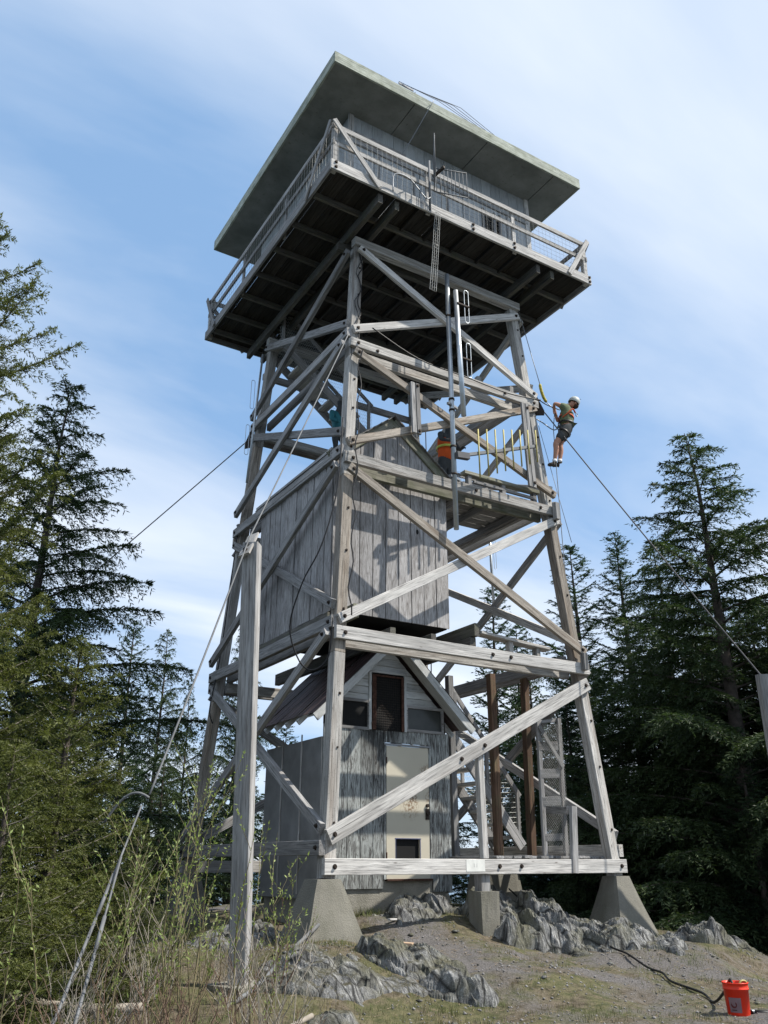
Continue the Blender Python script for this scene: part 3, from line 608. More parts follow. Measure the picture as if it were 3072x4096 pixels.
# door with pet opening
dz0, dz1 = -0.085, 1.935
dr = MB()
ox0, ox1, oz0, oz1 = -0.70, -0.24, 0.18, 0.50
for lo, hi in (((dxa, 0, dz0), (dxb, 0, oz0)), ((dxa, 0, oz1), (dxb, 0, dz1)), ((dxa, 0, oz0), (ox0, 0, oz1)), ((ox1, 0, oz0), (dxb, 0, oz1))):
    dr.box((lo[0], uy0-0.012, lo[2]), (hi[0], uy0+0.03, hi[2]))
door = dr.out('door', DOOR, US)
b_ = MB(); b_.box((ox0-0.05, uy0+0.035, oz0-0.05), (ox1+0.05, uy0+0.06, oz1+0.05)); b_.out('pet_opening', DARK, door)
TAPE = plain('blue_tape', (0.06, 0.075, 0.16), 0.6)
b_ = MB()
for lo, hi in (((ox0-0.02, oz1), (ox1+0.02, oz1+0.012)), ((ox0-0.01, oz0), (ox0, oz1)), ((ox1, oz0), (ox1+0.01, oz1))): b_.box((lo[0], uy0-0.016, lo[1]), (hi[0], uy0-0.013, hi[1]))
b_.out('tape_border', TAPE, door)
for z in (0.25, 1.0, 1.7): beam('hinge', (dxa-0.005, uy0-0.02, z-0.05), (dxa-0.005, uy0-0.02, z+0.05), 0.02, 0.02, FN['front'], RUST, door, 0.003)
b_ = MB(); b_.tube([(-0.09, uy0-0.012, 0.90), (-0.09, uy0-0.06, 0.90)], 0.035, 10); b_.tube([(-0.09, uy0-0.012, 1.02), (-0.09, uy0-0.045, 1.02)], 0.028, 10); b_.box((-0.125, uy0-0.03, 0.80), (-0.06, uy0-0.0125, 0.97)); b_.out('door_knob', BOLT, door)
for x in (-0.91, -0.022): beam('door_jamb', (x, uy0-0.0, -0.09), (x, uy0-0.0, 1.975), 0.045, 0.05, FN['front'], SIDL, US, 0.003)
beam('door_head', (-0.93, uy0-0.005, 1.957), (0.0, uy0-0.005, 1.957), 0.03, 0.06, FN['front'], STEEL, US, 0.003)
beam('door_sill', (dxa-0.01, uy0-0.02, -0.10), (dxb+0.01, uy0-0.02, -0.10), 0.028, 0.08, FN['front'], RUST, US, 0.003)
# gable
def gz_(x): return 3.62 - 0.95*abs(x-ur)
wins = [(-1.93, -1.25, 2.20, 2.60), (-0.46, 0.235, 2.23, 2.58)]
scx0, scx1, scz0, scz1 = -1.17, -0.55, 2.17, 3.08
rows = 9
for j in range(rows):
    z0 = 2.62 + 0.125*j*1.0; z1 = z0+0.121
    lo_x = ur-(3.60-z0)/0.95; hi_x = ur+(3.60-z0)/0.95; lo_t = ur-max(0, 3.60-z1)/0.95; hi_t = ur+max(0, 3.60-z1)/0.95
    if hi_x-lo_x < 0.1: break
    segs = [((lo_x, lo_t), (scx0-0.05,)*2), ((scx1+0.05,)*2, (hi_x, hi_t))] if z0 < scz1 else [((lo_x, lo_t), (hi_x, hi_t))]
    for (a0, a1), (b0, b1) in segs:
        a0 = max(a0, ux0-0.05); a1 = max(a1, ux0-0.05); b0 = min(b0, ux1+0.05); b1 = min(b1, ux1+0.05)
        if b0-a0 < 0.03: continue
        c = Vector(((a0+b0)/2, uy0, (z0+z1)/2)); 
        vs = [(a0, uy0-0.028, z0), (b0, uy0-0.028, z0), (b1, uy0-0.012, z1), (a1, uy0-0.012, z1), (a0, uy0, z0), (b0, uy0, z0), (b1, uy0, z1), (a1, uy0, z1)]
        vs = [Vector(v)-c for v in vs]
        obj('lap_board', mesh('lap_board', vs, [(0, 1, 2, 3), (7, 6, 5, 4), (0, 4, 5, 1), (1, 5, 6, 2), (2, 6, 7, 3), (3, 7, 4, 0)], SIDW), US, Matrix.Translation(c))
back = MB(); back.add([(ux0, uy0+0.012, 2.2), (ux1, uy0+0.012, 2.2), (ux1, uy0+0.012, 2.45), (ur, uy0+0.012, 3.6), (ux0, uy0+0.012, 2.45)], [(0, 1, 2, 3, 4)]); back.out('gable_backing', DARK, US)
for (a, b, c, d) in wins:
    wf = MB(); t_ = 0.045
    wf.box((a-t_, uy0-0.035, c-t_), (b+t_, uy0-0.002, c)); wf.box((a-t_, uy0-0.035, d), (b+t_, uy0-0.002, d+t_)); wf.box((a-t_, uy0-0.034, c), (a, uy0-0.002, d)); wf.box((b, uy0-0.034, c), (b+t_, uy0-0.002, d))
    w_ = wf.out('window_frame', WOODG, US)
    g_ = MB(); g_.box((a, uy0+0.0, c), (b, uy0+0.006, d)); g_.out('pane', GLASS if a > -1 else DARK, w_)
for x in (scx0-0.035, scx1+0.035): beam('casing', (x, uy0-0.03, scz0), (x, uy0-0.03, scz1+0.03), 0.05, 0.03, FN['front'], SIDW, US, 0.003)
beam('casing', (scx0-0.06, uy0-0.03, scz1+0.055), (scx1+0.06, uy0-0.03, scz1+0.055), 0.05, 0.03, FN['front'], SIDW, US, 0.003)
sf = MB(); 
sf.box((scx0, uy0-0.06, scz0), (scx0+0.07, uy0-0.03, scz1)); sf.box((scx1-0.05, uy0-0.06, scz0), (scx1, uy0-0.03, scz1)); sf.box((scx0+0.07, uy0-0.06, scz1-0.03), (scx1-0.05, uy0-0.03, scz1))
scr = sf.out('rusty_grille', RUST, US)
g_ = MB(); g_.box((scx0, uy0-0.02, scz0), (scx1, uy0-0.01, scz1)); g_.out('dark_opening', DARK, US)
net([(scx0+0.07, uy0-0.045, scz0), (scx1-0.05, uy0-0.045, scz0), (scx1-0.05, uy0-0.045, scz1-0.03), (scx0+0.07, uy0-0.045, scz1-0.03)], 13, 22, 0.0022, scr, 'grille_wire', BOLT, jit=0)
for z in (scz0+0.1, scz0+0.75): beam('hinge', (scx0-0.02, uy0-0.065, z), (scx0+0.05, uy0-0.065, z), 0.05, 0.01, FN['front'], RUST, scr, 0.002)
# roof: ridge along y
ry0, ry1 = -1.68, 1.0; ee = 1.52; zr0 = 3.72
for sg in (-1, 1):
    ridge = Vector((ur, 0, zr0)); ev = Vector((ur+sg*ee, 0, zr0-0.95*ee)); nrm = Vector((sg*0.95, 0, 1)).normalized()
    # corrugated sheets
    nsh = 4; wsh = (ry1-ry0)/nsh
    for i in range(nsh):
        nc = 22; vs = []; c = Vector((0, ry0+wsh*(i+0.5), 0)) + (ridge+ev)/2
        for j in range(nc+1):
            y = ry0+wsh*i+wsh*j/nc; o_ = 0.006*math.cos(2*math.pi*j/nc*3.5)
            for p in (ridge, ev):
                for tt in (0, -0.004): vs.append(Vector((p.x, y, p.z))+nrm*(0.035+o_+tt+0.003*(i % 2))-c)
        fs = []
        for j in range(nc):
            a = j*4; b = a+4; fs += [(a, a+2, b+2, b), (a+1, b+1, b+3, a+3), (a+2, a+3, b+3, b+2), (a, b, b+1, a+1)]
        obj('roof_sheet', mesh('roof_sheet', vs, fs, CORR), US, Matrix.Translation(c))
    beam('rake_board', Vector((ridge.x, ry0+0.02, ridge.z-0.05)), Vector((ev.x, ry0+0.02, ev.z-0.05)), 0.13, 0.035, FN['front'], SIDW, US, 0.004)
    p0, p1 = Vector((ridge.x, -1.49, ridge.z-0.008)), Vector((ev.x-sg*0.02, -1.49, ev.z-0.008))
    beam('soffit_board', p0, p1, 0.32, 0.02, (sg*0.95, 0, 1), SIDW, US, 0.003).matrix_basis
    for y in np.arange(-1.05, 0.95, 0.42):
        beam('rafter', (ridge.x+sg*0.02, y, ridge.z-0.06), (ev.x, y, ev.z-0.06), 0.09, 0.045, (0, 1, 0), SIDW, US, 0.003)

# ------------------------------------------------------------------ guy posts and cables
def mpost(name, base, top, w, n, mat, label, foot=None):
    P_ = thing(name, base, label, 'post'); beam('shaft', base, top, w, w, n, mat, P_, 0.012); return P_
PT = mpost('guy_post', (-4.60, -4.5, -1.0), (-4.756, -4.505, 3.70), 0.19, (0.78, -0.62, 0), WOODG, 'tall square grey guy post standing in front of the left side of the tower')
M, ln = frame((-4.60, -4.5, -1.0), (-4.756, -4.505, 3.70), (0.78, -0.62, 0))
o = beam('top_bracket', (-4.90, -4.62, 3.50), (-4.72, -4.44, 3.85), 0.16, 0.03, (-0.7, -0.3, 0.6), WOODP, PT)
M2, ln2 = frame((-4.90, -4.62, 3.50), (-4.72, -4.44, 3.85), (-0.7, -0.3, 0.6))
for s in (-0.6, -0.1): bolt(o, M2, ln2, 0.03, s)
o = MB(); o.box((-0.28, -0.28, -0.35), (0.28, 0.28, 0.10)); o = o.out('concrete_pier', CONS, None, M=Matrix.Translation((-4.56, -4.5, -1.08)) @ Matrix.Rotation(0.3, 4, 'Z'))
tag(o, 'low concrete footing block under the tall grey guy post among the twigs', 'concrete pier')
mpost('guy_post', (5.0, -4.3, -1.2), (4.62, -4.62, 3.12), 0.17, (-0.5, -0.86, 0), WOODG, 'grey guy post cut off by the right edge of the photo')
def cable(pts, r, label, mat=CBL, name='guy_cable', group=None, k=6): return tag(tubeobj(name, pts, r, mat, None, k), label, 'cable', group)
def sag(a, b, s, n=24):
    a, b = Vector(a), Vector(b); return [a.lerp(b, i/n) - Vector((0, 0, s*4*(i/n)*(1-i/n))) for i in range(n+1)]
anc = (-7.0, -7.55, -0.95)
cable(sag((-2.28, -2.30, 8.9), (-4.82, -4.56, 3.76), 0.02) + sag((-4.82, -4.56, 3.76), (-6.12, -5.89, 0.69), 0.03)[1:], 0.0105, 'pale guy cable running from the near tower leg over the guy post to the bushes', DULL)
cable(sag((-2.2, 2.2, 8.85), (-8.4, 7.5, 1.6), 0.05), 0.012, 'thin dark guy cable from the left tower leg down behind the dark hemlock')
cable(sag((2.28, -2.28, 8.72), (4.62, -4.62, 3.08), 0.04) + [Vector((5.6, -5.4, 1.2))], 0.013, 'steel guy cable passing the climber down to the post at the right edge')
for nm, a, b, l in (('anchor_rod', (-6.22, -6.03, 0.59), (-7.2, -7.82, -0.95), 'upper galvanised anchor rod slanting through the bushes'), ('anchor_rod', (-6.49, -6.56, 0.19), (-7.05, -7.85, -0.95), 'lower galvanised anchor rod beside the upper one in the bushes')):
    A_ = thing(nm, Vector(b), l, 'anchor rod'); m_ = Vector(a).lerp(Vector(b), 0.52)
    tubeobj('rod', [a, m_], 0.008, DULL, A_, 8); tubeobj('sleeve', [Vector(a).lerp(Vector(b), 0.34), Vector(a).lerp(Vector(b), 0.5)], 0.014, DULL, A_, 8); tubeobj('rod', [m_, b], 0.0115, DULL, A_, 8)
hk = [Vector((-6.14, -5.95, 0.66)) + Vector((-0.85*f_, 0.52*f_, 0.07*math.sin(f_*9.0)-1.5*f_*f_)) for f_ in np.linspace(0, 0.36, 16)]
tag(tubeobj('cable_hook', hk, 0.012, DULL), 'curled grey cable end hanging in the bush where the guy cable meets the rods', 'cable')
# steel corner plates with guys
for nm, c, sx_, sy_ in (('guy_plate', 8.85, 1, -1), ('guy_plate', 8.85, -1, 1)):
    k = h(8.85); cx_, cy_ = sx_*k, sy_*k; d = Vector((sx_, sy_, 0)).normalized()
    pts = [Vector((cx_, cy_, 9.18)), Vector((cx_, cy_, 9.18))+d*0.02, Vector((cx_, cy_, 8.68))+d*0.20, Vector((cx_, cy_, 8.58))+d*0.19, Vector((cx_, cy_, 8.60))]
    n_ = Vector((-d.y, d.x, 0))*0.012; b = MB(); k5 = 5
    b.add([p+n_ for p in pts]+[p-n_ for p in pts], [tuple(range(5)), tuple(range(9, 4, -1))]+[(j, j+5, (j+1) % 5+5, (j+1) % 5) for j in range(5)]); b.out('guy_plate', BOLT, T)

# ------------------------------------------------------------------ antennas
def loop_pts(x, y, z0, z1, w, n=8):
    r = w/2; p = []
    for i in range(n+1): a = math.pi*i/n; p.append((x+r-r*math.cos(a)-r, y, z1-r+r*math.sin(a)))
    for i in range(n+1): a = math.pi*i/n; p.append((x+r*math.cos(a), y, z0+r-r*math.sin(a)))
    return p+[p[0]]
MA = thing('antenna_mast', (-0.30, -2.75, 5.4), 'long grey antenna mast pipe clamped to the front beams', 'antenna mast')
tubeobj('mast_pipe', [(-0.25, -2.58, 10.85), (-0.34, -2.72, 5.4)], 0.045, GALV, MA, 12)
for z in (9.85, 7.98, 7.75, 7.0, 6.45): 
    x = -0.25-0.09*(10.85-z)/5.45; y = -2.58-0.14*(10.85-z)/5.45; tubeobj('clamp', [(x, y, z-0.02), (x, y, z+0.02)], 0.056, BOLT, MA, 12)
for z in (7.85, 6.4): beam('bracket', (-0.42, -2.70, z), (-0.16, -2.62, z), 0.05, 0.05, FN['front'], STEEL, MA)
DA = thing('dipole_antenna', (-0.2, -2.78, 7.6), 'bright pipe antenna with two folded dipole loops beside the long mast', 'antenna')
tubeobj('mast_pipe', [(-0.13, -2.68, 10.45), (-0.19, -2.86, 7.58)], 0.048, plain('bright_pipe', (0.55, 0.58, 0.6), 0.35, 0.75), DA, 12)
for z in (10.12, 8.9): 
    b = MB(); b.tube(loop_pts(0.08, -2.74, z-0.38, z+0.38, 0.10), 0.008, 6, cap=False); b.out('dipole_loop', GALV, DA, True); beam('arm', (-0.15, -2.75, z), (0.13, -2.75, z), 0.04, 0.03, FN['front'], BOLT, DA)
YA = thing('yagi_antenna', (-0.30, -2.72, 6.9), 'horizontal antenna boom with eight yellowed vertical rods by the right front leg', 'antenna')
p0 = Vector((-0.22, -2.80, 6.80)); p1 = Vector((1.62, -2.74, 7.50))
beam('boom', p0, p1, 0.06, 0.05, FN['front'], DULL, YA, 0.004); beam('boom_clamp', p0+Vector((-0.12, 0, -0.02)), p0+Vector((0.14, 0, 0.01)), 0.12, 0.09, FN['front'], CBL, YA, 0.004)
for i in range(8):
    f = 0.20+0.78*i/7; c = p0.lerp(p1, f)+Vector((0, -0.035, 0)); ht = 0.50-0.022*i
    tubeobj('rod', [c+Vector((-0.0, 0, ht*0.95)), c-Vector((-0.0, 0, ht))], 0.015, YEL, YA, 6)
LA = thing('dipole_antenna', (-2.62, 0.85, 7.5), 'thin galvanised antenna pipe with narrow loops strapped by the far left leg', 'antenna')
tubeobj('mast_pipe', [(-2.38, 1.42, 10.5), (-2.60, 1.30, 7.3)], 0.025, GALV, LA, 8)
for z in (9.4, 8.3): b = MB(); b.tube(loop_pts(-2.55-0.05*(10-z), 1.36, z-0.35, z+0.35, 0.08), 0.006, 5, cap=False); b.out('dipole_loop', GALV, LA, True)
BA = thing('dipole_antenna', (2.9, 1.2, 4.3), 'slim pale antenna pipe hanging behind the right side of the tower', 'antenna')
tubeobj('mast_pipe', [(2.75, 0.2, 7.3), (2.78, 0.2, 5.0)], 0.03, GALV, BA, 8); b = MB(); b.tube(loop_pts(2.88, 0.2, 6.1, 6.9, 0.06), 0.006, 5, cap=False); b.out('dipole_loop', GALV, BA, True)
CA = thing('corner_antenna', (-1.08, -3.3, 11.9), 'wire corner reflector antenna clamped to the middle of the front railing', 'antenna')
cc = Vector((-1.08, -3.38, 12.2))
tubeobj('mount', [(-1.1, -3.26, 11.55), (-1.1, -3.27, 12.75)], 0.022, DULL, CA, 8)
for sg, ang in ((-1, 0.25), (1, 0.95)):
    for i in range(9):
        f = 0.05+0.55*i/8; q_ = cc+Vector((sg*f*(0.62 if sg < 0 else 1.05), -f*(0.95 if sg < 0 else 0.35), 0.0)); hh = 0.30+(0.16*f/0.6 if sg < 0 else 0.02)
        tubeobj('rod', [q_+Vector((0, 0, -hh)), q_+Vector((0, 0, hh))], 0.008, DULL, CA, 5)
    for zz_ in (-0.29, 0.29): 
        e0 = cc+Vector((0, 0, zz_)); e1 = cc+Vector((sg*0.6*(0.62 if sg < 0 else 1.05), -0.6*(0.95 if sg < 0 else 0.35), zz_*(1.4 if sg < 0 else 1.05))); tubeobj('rim', [e0, e1], 0.013, DULL, CA, 5)
beam('feed', cc+Vector((-0.05, -0.05, 0.0)), cc+Vector((0.02, -0.32, 0.06)), 0.07, 0.04, (1, 0, 0), BOLT, CA)
RA = thing('roof_antenna', (-0.2, -2.5, 14.55), 'fine wire dipole antenna lying along the front roof edge', 'antenna')
beam('stub', (-1.35, -2.6, 15.35), (-0.95, -2.55, 15.42), 0.05, 0.02, FN['front'], DULL, RA)
for k in range(4):
    tubeobj('wire', [(-1.35+0.1*k, -2.6, 15.40), (-0.4+0.2*k, -2.7, 15.30+0.05*k), (0.6+0.2*k, -2.75, 15.05), (1.3+0.25*k, -2.8, 14.56)], 0.006, DULL, RA, 4)
for x, z in ((-1.3, 15.36), (-0.9, 15.4)): tubeobj('leg', [(x, -2.55, z), (x, -2.4, 14.54)], 0.012, DULL, RA, 5)
# black coax cables
def wig(z0, z1, off, seed, n=26, amp=0.035, xo=0.13):
    r_ = random.Random(seed); p = []
    for i in range(n+1):
        z = z0+(z1-z0)*i/n; k = h(z); p.append((-k+xo+amp*math.sin(i*1.1+seed)+r_.uniform(-.012, .012), -k-off, z))
    return p
cable(wig(11.35, 8.7, 0.03, 1)+wig(8.6, 3.6, 0.18, 2, 34), 0.011, 'black coax cable clipped down the front face of the near leg', BLACK, 'coax_cable', k=5)
cable(wig(11.3, 9.4, 0.03, 5, 14, 0.06, 0.10), 0.008, 'thin black wire curling on the top of the near leg', BLACK, 'coax_cable', k=4)
lp = [(-2.60, -2.75, 6.9), (-2.72, -2.85, 5.6), (-2.95, -2.82, 4.6), (-3.15, -2.6, 4.0), (-3.18, -2.3, 3.4), (-3.0, -2.3, 2.9), (-2.85, -2.5, 2.75), (-2.72, -2.7, 2.95), (-2.70, -2.75, 3.5)]
def smooth_pts(P, n=5):
    P = [Vector(p) for p in P]; out = []
    for i in range(len(P)-1):
        p0, p1, p2, p3 = P[max(i-1, 0)], P[i], P[i+1], P[min(i+2, len(P)-1)]
        for j in range(n):
            t_ = j/n; out.append(0.5*((2*p1)+(-p0+p2)*t_+(2*p0-5*p1+4*p2-p3)*t_*t_+(-p0+3*p1-3*p2+p3)*t_**3))
    return out+[P[-1]]
cable(smooth_pts(lp), 0.012, 'black cable sagging in a loose loop beside the near leg above the shed roof', BLACK, 'coax_cable', k=5)
cable(smooth_pts([(-2.37, 2.2, 6.6), (-2.47, 2.2, 5.0), (-2.56, 2.2, 3.8), (-2.68, 2.2, 2.9), (-2.60, 2.2, 2.6)]), 0.012, 'black cable running down the outside of the far left leg', BLACK, 'coax_cable', k=5)
cable(smooth_pts([(-1.9, -2.5, 9.05), (-0.9, -2.48, 8.75), (0.2, -2.47, 8.72), (1.2, -2.47, 8.68), (2.1, -2.45, 8.80)]), 0.012, 'black cable draped along the third level front beam', BLACK, 'coax_cable', k=5)
cable(smooth_pts([(-1.95, -3.3, 11.55), (-1.93, -3.32, 11.95), (-1.6, -3.33, 12.0), (-1.25, -3.33, 11.72), (-1.12, -3.33, 11.8)]), 0.013, 'grey cable arching over the catwalk edge board below the corner reflector', STEEL, 'coax_cable', k=5)
cable(smooth_pts([(-0.9, -3.2, 14.5), (-1.0, -3.25, 14.3), (-1.3, -2.7, 13.4), (-1.5, -2.4, 13.1)]), 0.009, 'thin cable hanging from the roof edge to the cabin wall', STEEL, 'coax_cable', k=4)
o = net([(-0.95, -3.22, 11.6), (-0.83, -3.22, 11.6), (-0.98, -3.22, 9.75), (-1.12, -3.22, 9.75)], 3, 24, 0.005, None, 'hanging_mesh', WIRE, jit=0.006); o['kind'] = ''; del o['kind']
tag(o, 'torn strip of wire mesh dangling below the catwalk next to the long mast', 'wire mesh')
GMARK = plain('faded_print', (0.42, 0.42, 0.40), 0.6)
sg_ = MB(); sg_.box((-0.275, -0.004, -0.08), (0.275, 0.0, 0.08)); pl = sg_.out('sign_plate', plain('white_plate', (0.66, 0.66, 0.62), 0.5), None, M=Matrix.Translation((-0.42+0.12, -2.75-GT-0.004, 0.11)) @ Matrix.Diagonal((0.62, 1, 1, 1)))
tag(pl, 'small blank white metal plate screwed to the pale bottom beam', 'sign')
for x in (-0.05, 0.03): b = MB(); b.box((x, -0.0065, -0.02), (x+0.008, -0.0045, 0.03)); b.out('faded_mark', GMARK, pl, M=WM[pl.name].copy())

# ------------------------------------------------------------------ people
def skin(name, edges, mats, parent, sub=2):
    P = {}; order = []; me = bpy.data.meshes.new(name); ed = []; J_ = edges['j']
    names = list(J_); me.from_pydata([J_[n][0] for n in names], [(names.index(a), names.index(b)) for a, b in edges['e']], [])
    o = bpy.data.objects.new(name, me); COL.objects.link(o)
    m = o.modifiers.new('s', 'SKIN'); m.use_smooth_shade = True
    for i, n in enumerate(names):
        r_ = J_[n][1]; me.skin_vertices[0].data[i].radius = r_ if isinstance(r_, tuple) else (r_, r_); me.skin_vertices[0].data[i].use_root = (i == 0)
    s_ = o.modifiers.new('u', 'SUBSURF'); s_.levels = sub; s_.render_levels = sub
    dg = bpy.context.evaluated_depsgraph_get(); nm = bpy.data.meshes.new_from_object(o.evaluated_get(dg)); nm.name = name
    bpy.data.objects.remove(o); bpy.data.meshes.remove(me)
    nm.materials.clear(); nm.materials.append(mats); nm.polygons.foreach_set('use_smooth', [True]*len(nm.polygons))
    return obj(name, nm, parent, Matrix.Identity(4))
SKIN = plain('skin_tone', (0.42, 0.22, 0.15), 0.5, 0, 0.08); SHIRT = plain('green_shirt', (0.125, 0.15, 0.085), 0.9, 0, 0.2, 12, 0.004); SHORT = plain('grey_shorts', (0.055, 0.06, 0.062), 0.9, 0, 0.2, 12, 0.004)  # skin is one even base colour
ORNG = plain('orange_webbing', (0.42, 0.08, 0.03), 0.8); SHOE = plain('dark_shoe', (0.045, 0.038, 0.032), 0.7, 0, 0.4, 20); SOCK = plain('white_sock', (0.6, 0.6, 0.6), 0.9); HELM = plain('pale_helmet', (0.42, 0.44, 0.41), 0.45); HAIR = plain('brown_hair', (0.05, 0.03, 0.02), 0.7)
Jn = {'head':(2.882,-2.561,8.903),'neck':(2.801,-2.511,8.81),'chest':(2.761,-2.487,8.69),'waist':(2.738,-2.472,8.508),'pelv':(2.725,-2.464,8.326),'shN':(2.613,-2.583,8.754),'elN':(2.453,-2.462,8.829),'haN':(2.509,-2.39,8.747),
 'shF':(2.893,-2.368,8.886),'elF':(2.684,-2.275,8.549),'haF':(2.59,-2.323,8.775),'hipN':(2.66,-2.542,8.245),'knN':(2.447,-2.411,7.931),'anN':(2.42,-2.371,7.55),'toN':(2.267,-2.30,7.448),'hlN':(2.434,-2.38,7.457),
 'hipF':(2.796,-2.391,8.352),'knF':(2.661,-2.308,7.993),'anF':(2.637,-2.293,7.638),'toF':(2.50,-2.20,7.53),'hlF':(2.655,-2.30,7.544)}
Jv = {k: Vector(v) for k, v in Jn.items()}
CL = thing('person', (2.45, -2.35, 7.42), 'climber in green t-shirt, grey shorts and pale helmet, harnessed at the right front leg', 'person')
def limbmid(a, b, f): return Jv[a].lerp(Jv[b], f)
JB = {'pelv': (Jv['pelv'], 0.14), 'waist': (Jv['waist'], 0.125), 'chest': (Jv['chest'], 0.135), 'neck': (Jv['neck']+Vector((0.01, 0, 0.02)), 0.055), 'head': (Jv['head']+Vector((0, 0, -0.03)), 0.085), 'crown': (Jv['head']+Vector((0.03, -0.01, 0.05)), 0.075)}
E_ = [('pelv', 'waist'), ('waist', 'chest'), ('chest', 'neck'), ('neck', 'head'), ('head', 'crown')]
for s_ in ('N', 'F'):
    JB['sh'+s_] = (Jv['sh'+s_].lerp(Jv['chest'], 0.2), 0.062); JB['el'+s_] = (Jv['el'+s_], 0.041); JB['ha'+s_] = (Jv['ha'+s_], 0.027)
    JB['hip'+s_] = (Jv['hip'+s_], 0.095); JB['kn'+s_] = (Jv['kn'+s_], 0.062); JB['ca'+s_] = (limbmid('kn'+s_, 'an'+s_, 0.35)+Vector((0.02, -0.01, 0)), 0.060); JB['an'+s_] = (Jv['an'+s_], 0.037)
    E_ += [('chest', 'sh'+s_), ('sh'+s_, 'el'+s_), ('el'+s_, 'ha'+s_), ('pelv', 'hip'+s_), ('hip'+s_, 'kn'+s_), ('kn'+s_, 'ca'+s_), ('ca'+s_, 'an'+s_)]
    hd = (Jv['ha'+s_]-Jv['el'+s_]).normalized(); sd_ = hd.cross(Vector((0.3, -0.9, 0.1))).normalized()
    JB['pa'+s_] = (Jv['ha'+s_]+hd*0.05, 0.030); E_.append(('ha'+s_, 'pa'+s_))
    for fi in range(4):
        base_ = Jv['ha'+s_]+hd*0.085+sd_*(0.024*(fi-1.5)); tip = base_+hd*(0.02)+Vector((-0.02, -0.025, -0.01)); tip2 = tip+Vector((0.0, -0.022, -0.01))-hd*0.018
        JB['f%d%s' % (fi, s_)] = (base_, 0.0095); JB['g%d%s' % (fi, s_)] = (tip, 0.0085); JB['h%d%s' % (fi, s_)] = (tip2, 0.0075)
        E_ += [('pa'+s_, 'f%d%s' % (fi, s_)), ('f%d%s' % (fi, s_), 'g%d%s' % (fi, s_)), ('g%d%s' % (fi, s_), 'h%d%s' % (fi, s_))]
    JB['t0'+s_] = (Jv['ha'+s_]+hd*0.03+sd_*0.04, 0.011); JB['t1'+s_] = (Jv['ha'+s_]+hd*0.065+sd_*0.05+Vector((0, -0.012, 0)), 0.0095); E_ += [('ha'+s_, 't0'+s_), ('t0'+s_, 't1'+s_)]
skin('body', {'j': JB, 'e': E_}, SKIN, CL)
JS = {'waist': (Jv['waist'], 0.152), 'hem': (Jv['pelv'].lerp(Jv['waist'], 0.35)+Vector((0.01, 0, 0)), 0.165), 'chest': (Jv['chest'], 0.162), 'col': (Jv['neck']-Vector((0, 0, 0.02)), 0.072)}
ES = [('waist', 'hem'), ('waist', 'chest'), ('chest', 'col')]
for s_ in ('N', 'F'): JS['sh'+s_] = (JB['sh'+s_][0], 0.085); JS['sl'+s_] = (Jv['sh'+s_].lerp(Jv['el'+s_], 0.55), 0.068); ES += [('chest', 'sh'+s_), ('sh'+s_, 'sl'+s_)]
skin('shirt', {'j': JS, 'e': ES}, SHIRT, CL)
JP = {'pelv': (Jv['pelv']+Vector((0.02, 0, -0.01)), 0.165), 'top': (Jv['pelv'].lerp(Jv['waist'], 0.4), 0.155)}; EP = [('pelv', 'top')]
for s_ in ('N', 'F'): JP['hip'+s_] = (Jv['hip'+s_], 0.118); JP['leg'+s_] = (limbmid('hip'+s_, 'kn'+s_, 0.82), 0.094); EP += [('pelv', 'hip'+s_), ('hip'+s_, 'leg'+s_)]
skin('shorts', {'j': JP, 'e': EP}, SHORT, CL)
hb = MB(); tilt = Matrix.Rotation(R(28), 3, Vector((0.52, 0.85, 0)).normalized()).to_3x3(); hc = Jv['head']+Vector((0.03, -0.01, 0.035))
hb.ell(hc, (0.118, 0.128, 0.125), 0, 20, 9, -0.25, tilt); hb.out('helmet', HELM, CL, True)
hv_ = MB()
for k in range(5): hv_.ell(hc+tilt @ Vector((0.06*math.cos(k*0.9), 0.08*math.sin(k*0.9-1.6), 0.103)), (0.014, 0.008, 0.006), 0, 8, 4)
hv_.out('helmet_vent', DARK, CL)
fb_ = MB(); fc = Jv['head']+Vector((-0.075, 0.03, -0.035)); fb_.ell(fc+Vector((-0.03, 0.01, 0)), (0.016, 0.02, 0.024)); fb_.out('nose', SKIN, CL, True)
eb = MB()
for yy in (-0.035, 0.035): eb.ell(fc+Vector((0.0, yy, 0.035)), (0.010, 0.010, 0.008), 0, 8, 5)
eb.out('eye', DARK, CL, True)
er_ = MB(); er_.ell(Jv['head']+Vector((0.0, -0.085, -0.03)), (0.02, 0.012, 0.032)); er_.ell(Jv['head']+Vector((0.02, 0.09, -0.03)), (0.02, 0.012, 0.032)); er_.out('ear', SKIN, CL, True)
hr = MB(); hr.ell(Jv['head']+Vector((0.045, -0.01, -0.055)), (0.075, 0.08, 0.06), 0, 14, 8); hr.out('hair', HAIR, CL, True)
def ring(c, a, b, ax, w, t_, mat, name, par, n=22):
    ax = Vector(ax).normalized(); u = ax.orthogonal().normalized(); v = ax.cross(u); bb = MB()
    vs = []
    for i in range(n):
        th = 2*math.pi*i/n; d = u*math.cos(th)*a+v*math.sin(th)*b; e = d.normalized()
        for q_, s_ in ((0, -w/2), (0, w/2), (t_, w/2), (t_, -w/2)): vs.append(Vector(c)+d+e*q_+ax*s_)
    fs = []
    for i in range(n):
        j = (i+1) % n
        for k in range(4): fs.append((i*4+k, j*4+k, j*4+(k+1) % 4, i*4+(k+1) % 4))
    bb.add(vs, fs); return bb.out(name, mat, par, True)
ring(Jv['waist'].lerp(Jv['chest'], 0.25), 0.150, 0.150, (0.25, 0.1, 1), 0.04, 0.008, ORNG, 'chest_strap', CL)
